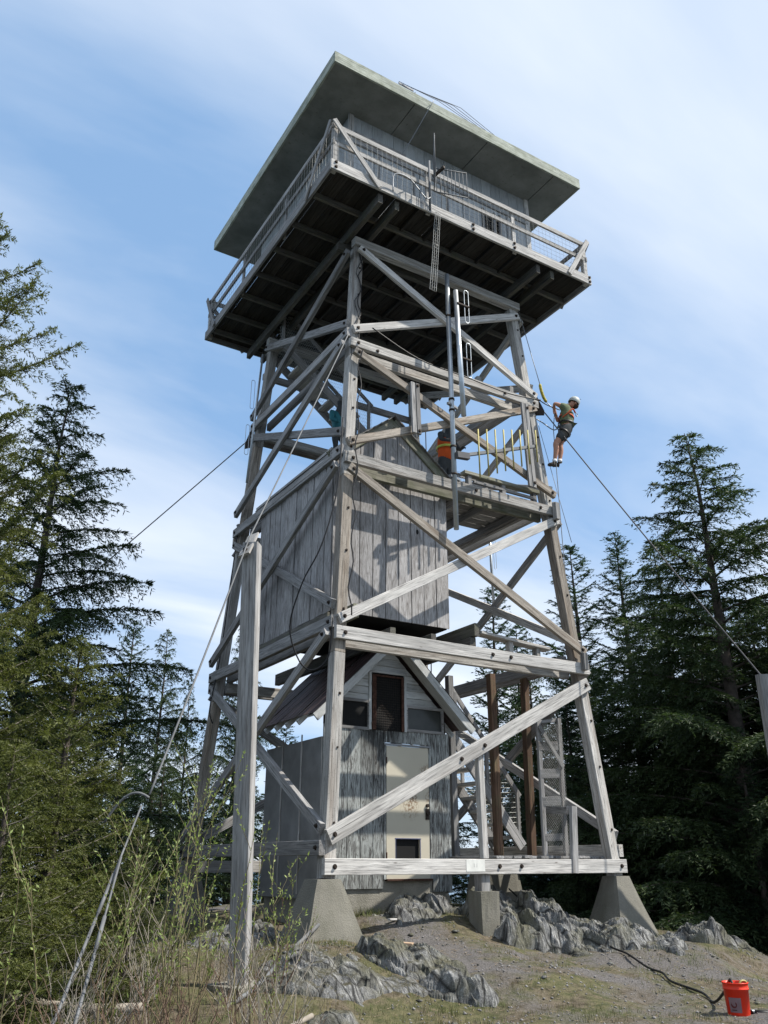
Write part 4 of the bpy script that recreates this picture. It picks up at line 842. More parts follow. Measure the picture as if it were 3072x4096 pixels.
ring(Jv['pelv'].lerp(Jv['waist'], 0.45), 0.158, 0.158, (0.1, 0, 1), 0.05, 0.01, BLACK, 'waist_belt', CL)
tubeobj('shoulder_strap', smooth_pts([Jv['waist']+Vector((-0.155, -0.06, 0.0)), Jv['waist']+Vector((-0.1, -0.15, 0.06)), Jv['chest']+Vector((0.0, -0.17, 0.0)), Jv['chest']+Vector((0.12, -0.12, -0.03))]), 0.016, ORNG, CL)
for s_ in ('N', 'F'):
    ring(limbmid('hip'+s_, 'kn'+s_, 0.25), 0.122, 0.122, Jv['hip'+s_]-Jv['kn'+s_], 0.045, 0.008, BLACK, 'leg_loop', CL)
    ring(Jv['an'+s_]+Vector((0, 0, -0.01)), 0.036, 0.036, (0, 0, 1), 0.07, 0.01, SOCK, 'sock', CL)
    sh_ = MB(); a, b = Jv['to'+s_], Jv['hl'+s_]
    for k in range(1): pass
    skin('shoe', {'j': {'heel': (b+Vector((0, 0, 0.015)), (0.046, 0.05)), 'mid': (a.lerp(b, 0.5)+Vector((0, 0, 0.012)), (0.05, 0.045)), 'toe': (a+Vector((0.01, 0, 0)), (0.046, 0.034)), 'ank': (b+Vector((-0.01, 0, 0.07)), 0.045)}, 'e': [('heel', 'mid'), ('mid', 'toe'), ('heel', 'ank')]}, SHOE, CL)
tubeobj('harness_ring', [Jv['chest']+Vector((0.17, -0.1, -0.05)) + Vector((0.0, 0, 0.0)) + 0.028*Vector((math.cos(a), 0, math.sin(a)*1.5)) for a in np.linspace(0, 6.2, 12)], 0.007, STEEL, CL, 5)
cable(sag((2.02, -2.05, 11.3), (2.331, -2.222, 9.36), 0.0, 4), 0.008, 'upper part of the climbing rope dropping from the catwalk to the yellow rope bag', STEEL, 'climbing_rope', k=5)
cable(sag((2.42, -2.27, 8.95), Jn['haF'], 0.0, 4)+[Vector(Jn['haF']), Vector((2.50, -2.33, 8.3)), Vector((2.46, -2.36, 7.3)), Vector((2.50, -2.3, 4.0)), Vector((2.9, -2.6, -0.9))], 0.008, 'climbing rope passing through the hands of the climber and hanging to the ground', STEEL, 'climbing_rope', k=5)
tag(tubeobj('rope_bag', smooth_pts([(2.331, -2.222, 9.36), (2.345, -2.23, 9.22), (2.38, -2.25, 9.05), (2.42, -2.275, 8.94)], 3), [0.024]+[0.032]*8+[0.026], plain('yellow_webbing', (0.33, 0.28, 0.04), 0.8, 0, 0.5, 30)), 'long yellow shock absorber pack on the climbing rope above the climber', 'rope bag')
cable(smooth_pts([(2.224, -2.157, 8.536), (2.33, -2.22, 8.45), (2.513, -2.334, 8.285), Jv['pelv']+Vector((-0.14, 0.0, 0.05))]), 0.012, 'black and white lanyard from the leg to the waist of the climber', STEEL, 'lanyard', k=5)
cable(smooth_pts([(2.25, -2.2, 9.0), (2.42, -2.28, 8.87), (2.66, -2.40, 8.76)]), 0.011, 'short black lanyard from the steel plate to the chest of the climber', BLACK, 'lanyard', k=5)
cable(sag((2.3, -2.1, 8.5), (2.75, -2.3, 5.9), 0, 3), 0.006, 'thin loose line hanging outside the right front leg', STEEL, 'climbing_rope', k=4)
cable([(2.55, 2.3, 10.4), (2.8, 2.6, 5.5), (3.1, 3.2, 0.5), (3.3, 3.6, -1)], 0.014, 'dark line hanging behind the right side of the tower down into the trees', BLACK, 'climbing_rope', k=5)

WK = thing('person', (0.85, -1.05, 6.65), 'worker in an orange safety vest partly hidden behind braces on the second level landing', 'person')
wj = {'pelv': ((0.720, -1.0, 7.640), 0.14), 'waist': ((0.730, -1.02, 7.820), 0.135), 'chest': ((0.740, -1.06, 8.070), 0.15), 'neck': ((0.750, -1.08, 8.300), 0.055), 'head': ((0.760, -1.12, 8.440), 0.085), 'crown': ((0.770, -1.12, 8.520), 0.07),
      'sl': ((0.530, -1.12, 8.220), 0.065), 'el': ((0.450, -1.25, 8.000), 0.045), 'hl': ((0.550, -1.45, 7.900), 0.03), 'sr': ((0.930, -1.0, 8.200), 0.065), 'er': ((1.020, -1.1, 7.960), 0.045), 'hr': ((0.920, -1.32, 7.880), 0.03),
      'pl': ((0.640, -1.0, 7.540), 0.1), 'kl': ((0.630, -1.06, 7.240), 0.07), 'al': ((0.630, -1.0, 6.940), 0.045), 'pr': ((0.810, -1.0, 7.540), 0.1), 'kr': ((0.820, -1.06, 7.240), 0.07), 'ar': ((0.820, -1.0, 6.940), 0.045)}
we = [('pelv', 'waist'), ('waist', 'chest'), ('chest', 'neck'), ('neck', 'head'), ('head', 'crown'), ('chest', 'sl'), ('sl', 'el'), ('el', 'hl'), ('chest', 'sr'), ('sr', 'er'), ('er', 'hr'), ('pelv', 'pl'), ('pl', 'kl'), ('kl', 'al'), ('pelv', 'pr'), ('pr', 'kr'), ('kr', 'ar')]
for s_, hx_, dirx in (('hl', 0.55, 0.02), ('hr', 0.92, -0.02)):
    b0 = Vector(wj[s_][0]); wj['p'+s_] = (b0+Vector((dirx, -0.05, -0.01)), 0.03); we.append((s_, 'p'+s_))
    for fi in range(5):
        a_ = b0+Vector((dirx+0.022*(fi-2), -0.10+(0.04 if fi == 4 else 0), -0.01)); wj['a%d%s' % (fi, s_)] = (a_, 0.009); wj['b%d%s' % (fi, s_)] = (a_+Vector((0, -0.03, -0.035)), 0.008); we += [('p'+s_, 'a%d%s' % (fi, s_)), ('a%d%s' % (fi, s_), 'b%d%s' % (fi, s_))]
skin('body', {'j': wj, 'e': we}, SHORT, WK)
skin('vest', {'j': {'a': ((0.720, -1.0, 7.640), 0.165), 'b': ((0.730, -1.02, 7.840), 0.165), 'c': ((0.740, -1.06, 8.120), 0.175), 'l': ((0.570, -1.10, 8.200), 0.09), 'r': ((0.900, -1.02, 8.190), 0.09)}, 'e': [('a', 'b'), ('b', 'c'), ('c', 'l'), ('c', 'r')]}, plain('orange_vest_cloth', (0.62, 0.10, 0.02), 0.8), WK)
ring((0.730, -1.03, 7.940), 0.19, 0.19, (0, 0, 1), 0.05, 0.01, plain('lime_band', (0.55, 0.6, 0.12), 0.6), 'reflective_band', WK)
hb = MB(); hb.ell((0.770, -1.13, 8.490), (0.12, 0.13, 0.11), 0, 18, 8, -0.15); hb.out('helmet', HELM, WK, True)
skin('face', {'j': {'a': ((0.755, -1.15, 8.390), 0.075), 'b': ((0.755, -1.14, 8.470), 0.08), 'n': ((0.740, -1.245, 8.420), 0.015)}, 'e': [('a', 'b'), ('a', 'n')]}, SKIN, WK)
TL = thing('person', (-0.72, 1.15, 9.1), 'person in a teal jacket on the upper stairs, almost hidden behind the near leg', 'person')
skin('body', {'j': {'p': ((-0.60, 1.15, 8.93), 0.13), 'w': ((-0.60, 1.13, 9.13), 0.12), 'c': ((-0.60, 1.1, 9.36), 0.14), 'n': ((-0.60, 1.1, 9.58), 0.05), 'h': ((-0.60, 1.08, 9.72), 0.08), 'l1': ((-0.68, 1.15, 8.83), 0.09), 'l2': ((-0.68, 1.1, 8.58), 0.06), 'l3': ((-0.68, 1.15, 8.33), 0.045), 'r1': ((-0.50, 1.15, 8.83), 0.09), 'r2': ((-0.48, 1.1, 8.63), 0.06), 'r3': ((-0.48, 1.15, 8.38), 0.045)},
              'e': [('p', 'w'), ('w', 'c'), ('c', 'n'), ('n', 'h'), ('p', 'l1'), ('l1', 'l2'), ('l2', 'l3'), ('p', 'r1'), ('r1', 'r2'), ('r2', 'r3')]}, SHORT, TL)
skin('jacket', {'j': {'p': ((-0.60, 1.15, 8.88), 0.16), 'w': ((-0.60, 1.13, 9.13), 0.15), 'c': ((-0.60, 1.1, 9.38), 0.165), 'a': ((-0.80, 1.08, 9.36), 0.07), 'b': ((-0.86, 0.98, 9.13), 0.055), 'd': ((-0.74, 0.85, 9.03), 0.045), 'e': ((-0.40, 1.08, 9.36), 0.07), 'f': ((-0.34, 0.98, 9.13), 0.055)},
                'e': [('p', 'w'), ('w', 'c'), ('c', 'a'), ('a', 'b'), ('b', 'd'), ('c', 'e'), ('e', 'f')]}, plain('teal_jacket_cloth', (0.03, 0.16, 0.19), 0.7), TL)

# ------------------------------------------------------------------ bucket, boards, hose on the ground
BKZ = -1.28; bx_, by_ = -0.27, -7.05
RED = N('translucent_red_plastic'); RED.b.inputs['Transmission Weight'].default_value = 0.0; RED.b.inputs['Subsurface Weight'].default_value = 0.25; RED.b.inputs['Subsurface Radius'].default_value = (0.08, 0.02, 0.01); RED = RED.fin(RED.mix(RED.noise(RED.co(), 5), (0.62, 0.03, 0.012), (0.74, 0.05, 0.02)), 0.35)
BK = thing('bucket', (bx_, by_, BKZ), 'red plastic bucket with a grey label standing on the gravel at the right', 'bucket')
def lathe(prof, k=28):
    vs = []; fs = []
    for r_, z in prof: vs += [(r_*math.cos(2*math.pi*j/k), r_*math.sin(2*math.pi*j/k), z) for j in range(k)]
    for i in range(len(prof)-1):
        for j in range(k): fs.append((i*k+j, i*k+(j+1) % k, (i+1)*k+(j+1) % k, (i+1)*k+j))
    return vs, fs
vs, fs = lathe([(0.0, 0.0), (0.128, 0.0), (0.131, 0.01), (0.147, 0.30), (0.154, 0.302), (0.154, 0.315), (0.149, 0.318), (0.151, 0.365), (0.157, 0.367), (0.157, 0.378), (0.146, 0.378), (0.142, 0.30), (0.127, 0.012), (0.0, 0.01)])
obj('shell', mesh('shell', vs, fs, RED, True), BK, Matrix.Translation((bx_, by_, BKZ)))
def patch(a0, a1, z0, z1, mat, name, par, dr=0.002, n=10, cz=None):
    vs = []
    for j in range(n+1):
        a = a0+(a1-a0)*j/n
        for z in (z0, z1):
            r_ = 0.1305+0.0165*z/0.30+dr; vs.append((r_*math.cos(a), r_*math.sin(a), z))
    return obj(name, mesh(name, vs, [(2*j, 2*j+2, 2*j+3, 2*j+1) for j in range(n)], mat, True), par, Matrix.Translation((bx_, by_, BKZ)))
va = math.atan2(-13.49-by_, -8.415-bx_)
lab = patch(va-0.75, va+0.30, 0.06, 0.22, plain('grey_label', (0.20, 0.13, 0.14), 0.4), 'label', BK)
ca = va-0.33; cv = [( (0.1305+0.0165*0.145/0.3+0.0035)*math.cos(ca+0.26*math.cos(t_)), (0.1305+0.008+0.0035)*math.sin(ca+0.26*math.cos(t_)), 0.145+0.038*math.sin(t_)) for t_ in np.linspace(0, 2*math.pi, 17)[:-1]]
obj('round_emblem', mesh('round_emblem', cv, [tuple(range(16))], plain('dark_red_print', (0.10, 0.02, 0.02), 0.5)), lab, Matrix.Translation((bx_, by_, BKZ)))
patch(ca-0.22, ca+0.22, 0.082, 0.092, plain('dark_print', (0.05, 0.02, 0.02), 0.5), 'print_line', lab, 0.004, 5)
tag(tubeobj('rope', smooth_pts([(bx_-0.03, by_-0.07, BKZ+0.29), (bx_+0.0, by_-0.08, BKZ+0.325), (bx_+0.05, by_-0.09, BKZ+0.32), (bx_+0.07, by_-0.09, BKZ+0.28)]), 0.010, YEL), 'short yellow rope end showing over the rim of the red bucket', 'rope')
BK.scale = (0.82, 0.82, 0.82)
HM = thing('hammer', (0.02, -7.2, -1.27), 'dark handled tool lying on the ground right of the red bucket', 'tool'); tubeobj('grip', [(-0.18, -7.1, -1.235), (0.04, -7.26, -1.25)], [0.02, 0.026], BLACK, HM, 8); tubeobj('head', [(-0.19, -7.05, -1.235), (-0.14, -7.14, -1.235)], 0.02, STEEL, HM, 8)
def flat(x, y, w, l, t_, rz, mat, name, label, cat, tilt=(0.05, 0.03)):
    M = Matrix.Translation((x, y, gz(x, y)+0.03)) @ Matrix.Rotation(rz, 4, 'Z') @ Matrix.Rotation(tilt[0], 4, 'X') @ Matrix.Rotation(tilt[1], 4, 'Y')
    vs, fs = prism_mesh(l, w, t_, 0.004); return tag(obj(name, mesh(name, vs, fs, mat), None, M), label, cat)
flat(-1.75, -3.2, 0.18, 0.26, 0.03, 0.9, plain('tan_board', (0.42, 0.30, 0.2), 0.8), 'board', 'small tan board lying on the gravel below the shed door', 'board')
flat(-4.3, 0.4, 0.9, 2.0, 0.05, 0.5, WOODD, 'board', 'dark sheet of wood lying on the ground behind the guy post', 'board', (0.06, 0.02))
for i, (x, y, a, l_) in enumerate(((-1.35, -2.3, 0.4, 0.3), (-1.2, -2.2, -0.3, 0.25), (2.55, -1.6, 0.3, 0.6))):
    flat(x, y, 0.04, l_, 0.025, a, WOODP, 'wood_scrap', ('short pale wood scrap beside the rock below the door', 'second pale wood scrap just behind the first below the door', 'long pale stick lying on gravel left of the right pier')[i], 'wood scrap')
tag(tubeobj('pipe', [(-2.9, -3.0, -0.55), (-3.7, -3.8, -0.78), (-4.6, -4.9, -0.98), (-5.0, -5.35, -1.02)], 0.022, DULL, None, 8), 'pale conduit pipe on the ground running past the foot of the guy post', 'pipe')

# ------------------------------------------------------------------ rocks
RK_ = N('slaty_rock'); wv = RK_.co((1, 1, 1), 'World'); gp_ = RK_.n('ShaderNodeNewGeometry').outputs['Position']
def _dot(v):
    d = RK_.n('ShaderNodeVectorMath', operation='DOT_PRODUCT'); RK_.set(d.inputs[0], gp_); d.inputs[1].default_value = v; return d.outputs['Value']
cxy = RK_.n('ShaderNodeCombineXYZ'); RK_.set(cxy.inputs[0], _dot((23, 9, -4))); RK_.set(cxy.inputs[1], _dot((-2.0, 5.0, 1.0))); RK_.set(cxy.inputs[2], _dot((0.6, 1.0, 6.5)))
a_ = RK_.noise(cxy.outputs[0], 1.0, 8, 0.78, 0.15); b_ = RK_.noise(wv, 2.2, 5); c_ = RK_.noise(wv, 30, 5, 0.7)
col = RK_.ramp(a_, [(0.34, (0.045, 0.046, 0.046)), (0.47, (0.15, 0.15, 0.148)), (0.56, (0.26, 0.26, 0.252)), (0.66, (0.55, 0.54, 0.52))])
col = RK_.mix(RK_.ramp(b_, [(0.44, 0.0), (0.60, 0.8)]), col, (0.135, 0.13, 0.085)); col = RK_.mix(RK_.ramp(c_, [(0.60, 0.0), (0.72, 0.5)]), col, (0.40, 0.395, 0.38))
ck = RK_.n('ShaderNodeTexVoronoi', feature='DISTANCE_TO_EDGE'); RK_.set(ck.inputs['Vector'], cxy.outputs[0]); ck.inputs['Scale'].default_value = 0.32
ck = RK_.ramp(ck.outputs[0], [(0.0, 0.0), (0.07, 1.0)]); col = RK_.mix(ck, (0.03, 0.03, 0.028), col)
nzs = RK_.n('ShaderNodeSeparateXYZ'); RK_.set(nzs.inputs[0], RK_.n('ShaderNodeNewGeometry').outputs['Normal'])
col = RK_.mix(RK_.math('MULTIPLY', RK_.ramp(nzs.outputs[2], [(0.72, 0.0), (0.93, 1.0)]), RK_.ramp(RK_.noise(wv, 7, 4), [(0.38, 0.0), (0.56, 0.9)])), col, (0.085, 0.078, 0.045))
RK_.bump(RK_.math('ADD', RK_.math('ADD', a_, RK_.math('MULTIPLY', ck, 0.25)), RK_.math('MULTIPLY', c_, 0.6)), 0.035, 1.0); ROCK = RK_.fin(col, 0.8)
ROCKS = []
def rock_h(rk, x, y):
    cx_, cy_, A, B, H, rz, seed = rk; c, s_ = math.cos(rz), math.sin(rz); dx_, dy_ = x-cx_, y-cy_
    a = (dx_*c+dy_*s_)/A; b = (-dx_*s_+dy_*c)/B; sd = Vector((seed*3.7, seed*1.3, seed*0.7))
    q_ = math.sqrt(a*a+b*b)+0.42*noise.fractal(Vector((x*1.9, y*1.9, 0))+sd, 1, 2, 3)
    e = max(0.0, min(1.0, (1.0-q_)/0.55)); e = e*e*(3-2*e)
    sa = x*0.93+y*0.37; ta = -x*0.37+y*0.93
    r1 = 1-abs(noise.fractal(Vector((sa*3.6, ta*1.6, 0))+sd, 0.9, 2.2, 3))*2.0
    r2 = noise.fractal(Vector((sa*15, ta*1.4, 2))+sd, 0.8, 2.1, 3)
    blk = noise.noise(Vector((sa*2.2, ta*2.2, 5))+sd); rough_ = noise.fractal(Vector((x*8, y*8, 4))+sd, 0.7, 2.2, 4)
    cel = noise.voronoi(Vector((sa*3.4, ta*1.5, 1.3))+sd)[0]; step = (cel[1]-cel[0]); fr = min(1, step*6); pc = cel[1-1]; cpt = noise.voronoi(Vector((sa*3.4, ta*1.5, 1.3))+sd)[1][0]; fr += 1.1*(noise.cell(cpt*17.3))
    return e*H*(0.46+0.26*r1+0.35*blk+0.30*fr)+min(1, e*2.2)*(0.030*r2+0.040*rough_)*min(1, H*3) - (1-min(1, e*6))*0.08
def rock(cx_, cy_, A, B, H, rz, seed, label, lean=0.0, st_=0.02):
    rk = (cx_, cy_, A, B, H, rz, seed); ROCKS.append(rk); M_ = max(A, B)*1.35; n = int(2*M_/st_); vs = []; fs = []; z0 = gz(cx_, cy_); ok = {}
    hs = {}
    for i in range(n+1):
        for j in range(n+1):
            x = cx_-M_+i*st_; y = cy_-M_+j*st_; hh = rock_h(rk, x, y)
            if hh > -0.075: hs[(i, j)] = (x, y, hh)
    key = {}
    for (i, j), (x, y, hh) in hs.items():
        key[(i, j)] = len(vs); zz1 = gz(x, y)+hh
        vs.append((x-cx_-0.10*(hh if hh > 0 else 0)+0.012*noise.noise(Vector((x*9, y*9, 1))), y-cy_-0.22*(hh if hh > 0 else 0), zz1-z0))
    for (i, j) in hs:
        if (i+1, j) in key and (i, j+1) in key and (i+1, j+1) in key: fs.append((key[(i, j)], key[(i+1, j)], key[(i+1, j+1)], key[(i, j+1)]))
    o = obj('rock', mesh('rock', vs, fs, ROCK), None, Matrix.Translation((cx_, cy_, z0))); return tag(o, label, 'rock', 'grey slaty outcrops around the tower')
def surf(x, y): return gz(x, y)+max([0]+[rock_h(r_, x, y) for r_ in ROCKS if abs(r_[0]-x) < 2 and abs(r_[1]-y) < 2])
rock(-0.85, -2.0, 0.75, 0.5, 0.24, 0.2, 1, 'shaded grey rock hump directly below the shed door corner')
rock(0.75, -2.65, 1.1, 0.75, 0.36, -0.35, 2, 'largest slaty rock outcrop sloping down right in front of the small post block')
rock(1.6, -3.35, 1.15, 0.55, 0.24, -0.85, 3, 'narrow slaty spur running downhill under the black hose')
rock(-3.7, -4.75, 1.0, 0.6, 0.13, -0.25, 4, 'broad low pale rock between the guy post and the near pier')
rock(-2.55, -4.6, 0.85, 0.36, 0.17, -0.95, 5, 'steep banded rock ridge just in front of the near pier')
rock(-2.45, -5.3, 0.42, 0.27, 0.20, -0.8, 6, 'small dark pointed rock nearest the camera in the gravel')
rock(3.2, -3.7, 0.75, 0.4, 0.26, -0.75, 7, 'grey striped rock standing right of the right front pier')
rock(4.6, -3.3, 0.45, 0.32, 0.17, -0.4, 8, 'low rock at the far right edge of the knoll')
rock(2.2, -1.7, 0.6, 0.42, 0.16, -0.4, 9, 'bright low rock between the landing pier and the right front pier')
rock(-4.3, -6.1, 0.42, 0.26, 0.10, 0.2, 10, 'small pale rock poking from grass at the bottom edge')
rock(-3.7, -1.9, 0.9, 0.6, 0.16, 0.3, 11, 'dark low rock behind the guy post left of the near pier')
gb = []
for x, y in ((1.39, -1.51), (1.39, -2.3), (1.42, -2.8), (1.454, -3.3), (1.40, -3.7), (1.30, -4.1), (1.037, -4.69), (0.85, -5.1), (0.55, -5.5), (0.35, -6.1), (0.05, -6.5)): gb.append((x, y, surf(x, y)+0.03))
gb[0] = (1.39, -1.51, -0.25)
gb += [(-0.15, -6.85, -1.05), (-0.24, -6.98, BKZ+0.32), (-0.27, -7.05, BKZ+0.15)]
tag(tubeobj('hose', smooth_pts(gb), 0.014, BLACK), 'black hose crossing the rocks and gravel into the red bucket', 'hose')
def tubes_np(paths, k=3):
    V = []; Q = []; c = 0
    for pts, r0, r1 in paths:
        n = len(pts); P = np.asarray(pts); d = np.gradient(P, axis=0); d /= np.linalg.norm(d, axis=1)[:, None]+1e-9
        up = np.array([0.3, 0.1, 1.0]) if abs(d[0, 2]) < 0.9 else np.array([1.0, 0.2, 0]); a = np.cross(d, up); a /= np.linalg.norm(a, axis=1)[:, None]+1e-9; b = np.cross(d, a)
        r = np.linspace(r0, r1, n)[:, None, None]; th = 2*np.pi*np.arange(k)/k
        ring_ = P[:, None, :]+r*(a[:, None, :]*np.cos(th)[None, :, None]+b[:, None, :]*np.sin(th)[None, :, None]); V.append(ring_.reshape(-1, 3))
        i = np.arange(n-1)[:, None]*k; j = np.arange(k)[None, :]; Q.append((np.stack([i+j, i+(j+1) % k, i+k+(j+1) % k, i+k+j], -1).reshape(-1, 4))+c); c += n*k
    return np.concatenate(V), np.concatenate(Q)
# loose stones and grass
STN = plain('loose_stone', (0.19, 0.182, 0.178), 0.9, 0, 0.55, 21, kind='World')
def scatter(n, region, smin, smax, mat, name, label):
    base = np.array([(1, 0, 0), (-1, 0, 0), (0, 1, 0), (0, -1, 0), (0, 0, 1), (0, 0, -1)], float)
    F = np.array([(0, 2, 4), (2, 1, 4), (1, 3, 4), (3, 0, 4), (2, 0, 5), (1, 2, 5), (3, 1, 5), (0, 3, 5)])
    V = []; FF = []; c = 0
    while c < n:
        x = random.uniform(region[0], region[1]); y = random.uniform(region[2], region[3])
        if noise.noise(Vector((x*0.9, y*0.9, 3))) < -0.15: 
            if random.random() < 0.7: continue
        s_ = smin+(smax-smin)*random.random()**7; a = random.uniform(0, 6.3); sc3 = np.array([s_*random.uniform(.7, 1.3), s_*random.uniform(.6, 1), s_*random.uniform(.4, .8)])
        Rm = np.array([[math.cos(a), -math.sin(a), 0], [math.sin(a), math.cos(a), 0], [0, 0, 1]])
        P_ = (base*sc3*rng.uniform(0.75, 1.25, (6, 1))) @ Rm.T + np.array([x, y, gz(x, y)+s_*0.2]); V.append(P_); FF.append(F+6*c); c += 1
    o = obj(name, npmesh(name, np.concatenate(V), np.concatenate(FF), mat)); o['kind'] = 'stuff'; o['label'] = label; o['category'] = 'gravel'
scatter(260, (-4.5, 5.2, -7.6, -2.2), 0.022, 0.07, ROCK, 'stones', 'scattered larger angular grey stones on the slope')
LITT = plain('dead_litter', (0.24, 0.19, 0.13), 0.95, 0, 0.5, 40, kind='World')
lp_ = []
for _ in range(2600): x = random.uniform(-8.5, 5); y = random.uniform(-9, -1.2); a = random.uniform(0, 3.14); l_ = random.uniform(0.02, 0.10); lp_.append((np.array([(x, y, gz(x, y)+0.008), (x+l_*math.cos(a), y+l_*math.sin(a), gz(x+l_*math.cos(a), y+l_*math.sin(a))+0.012)]), 0.003, 0.002))
lv_, lq_ = tubes_np(lp_, 3); o = obj('needle_litter', npmesh('needle_litter', lv_, lq_, LITT)); tag(o, 'dead twigs and needles littering the slope', 'litter', kind='stuff')
scatter(15000, (-4.2, 5.2, -8.0, -2.2), 0.004, 0.024, STN, 'gravel', 'loose grey gravel and chips strewn over the knoll')
GRASS = N('dry_grass_blade'); GRASS = GRASS.fin(GRASS.mix(GRASS.ramp(GRASS.noise(GRASS.co((1, 1, 1), 'World'), 1.6, 4), [(0.4, 0), (0.6, 1)]), (0.085, 0.12, 0.032), (0.20, 0.17, 0.08)), 0.8)
def blades(pts, hmin, hmax, w, mat, name, label, lean=0.5):
    n = len(pts); P = np.array(pts); a = rng.uniform(0, 6.28, n); hh = rng.uniform(hmin, hmax, n); D = np.stack([np.cos(a)*lean*hh*rng.random(n), np.sin(a)*lean*hh*rng.random(n), hh], 1); b = rng.uniform(0, 6.28, n); S = np.stack([np.cos(b)*w, np.sin(b)*w, 0*b], 1)
    V = np.stack([P-S/2, P+S/2, P+D*0.6+S*0.3, P+D], 1).reshape(-1, 3); V[2::4] = V[2::4]; Q = np.arange(4*n).reshape(n, 4)
    o = obj(name, npmesh(name, V, Q, mat)); o['kind'] = 'stuff'; o['label'] = label; o['category'] = 'grass'
gp = []
while len(gp) < 26000:
    if random.random() < 0.55: x, y = random.uniform(-9.5, -2.6), random.uniform(-9.5, 1.5)
    else: x, y = random.uniform(-3, 6.5), random.uniform(-8.5, -0.5)
    if noise.fractal(Vector((x*0.8+5, y*0.8, 1)), 1, 2, 3) > (-0.25 if x < -2.8 else 0.22): gp.append((x, y, gz(x, y)-0.005))
blades(gp, 0.02, 0.075, 0.006, GRASS, 'grass', 'short thin grass and moss growing in patches between the stones')
gp = []
for cx_, cy_, n_, r_ in ((-1.9, -1.75, 260, 0.22), (-1.3, -1.6, 260, 0.25), (-0.7, -1.55, 160, 0.25), (1.9, -1.5, 120, 0.15), (2.9, -3.35, 120, 0.15), (0.75, -1.1, 160, 0.2), (3.2, -3.3, 80, 0.12)):
    for _ in range(n_): x = random.gauss(cx_, r_); y = random.gauss(cy_, r_*0.6); gp.append((x, y, gz(x, y)-0.01))
for _k in range(150):
    cx_, cy_ = (random.uniform(-8, -2.5), random.uniform(-8.5, -1)) if _k % 2 else (random.uniform(-3, 6), random.uniform(-8, -1.5))
    for _ in range(random.randint(15, 60)): x = random.gauss(cx_, 0.07); y = random.gauss(cy_, 0.07); gp.append((x, y, gz(x, y)-0.05))
blades(gp, 0.06, 0.16, 0.007, GRASS, 'grass', 'taller grass tufts along the concrete base of the shed', 0.8)

# ------------------------------------------------------------------ trees
def leafmat(name, dark, light, trans=0.25, sc_=1.3):
    m = N(name); f = m.noise(m.co((1, 1, 1), 'World'), sc_, 4); r_ = m.noise(m.co((1, 1, 1), 'World'), 23, 2)
    col = m.mix(m.ramp(m.math('ADD', m.math('MULTIPLY', f, 0.6), m.math('MULTIPLY', r_, 0.4)), [(0.38, 0), (0.62, 1)]), dark, light)
    tr = m.n('ShaderNodeBsdfTranslucent'); mxs = m.n('ShaderNodeMixShader'); mxs.inputs[0].default_value = trans
    m.set(tr.inputs[0], m.mix(1.0, col, (1.3, 1.4, 0.8), 'MULTIPLY')); m.set(m.b.inputs['Base Color'], col); m.b.inputs['Roughness'].default_value = 0.55
    m.t.links.new(m.b.outputs[0], mxs.inputs[1]); m.t.links.new(tr.outputs[0], mxs.inputs[2]); m.t.links.new(mxs.outputs[0], m.o.inputs[0]); return m.mat
HEML = leafmat('hemlock_needles', (0.022, 0.04, 0.018), (0.060, 0.088, 0.034)); FIRN = leafmat('fir_needles', (0.020, 0.042, 0.026), (0.055, 0.090, 0.048)); DOUG = leafmat('douglas_fir_needles', (0.036, 0.05, 0.014), (0.14, 0.152, 0.045), 0.3, 2.0)
BARK = plain('conifer_bark', (0.085, 0.07, 0.06), 0.95, 0, 0.35, 9, 0.02)
BRNC = plain('grey_branch', (0.16, 0.145, 0.125), 0.95, 0, 0.3, 9)
def diamonds(P, D, S, Lh, Wd):
    V = np.stack([P, P+D*Lh*0.5+S*Wd*0.5, P+D*Lh, P+D*Lh*0.5-S*Wd*0.5], 1).reshape(-1, 3); return V, np.arange(len(V)).reshape(-1, 4)
def unit(a): return a/(np.linalg.norm(a, axis=-1, keepdims=True)+1e-9)
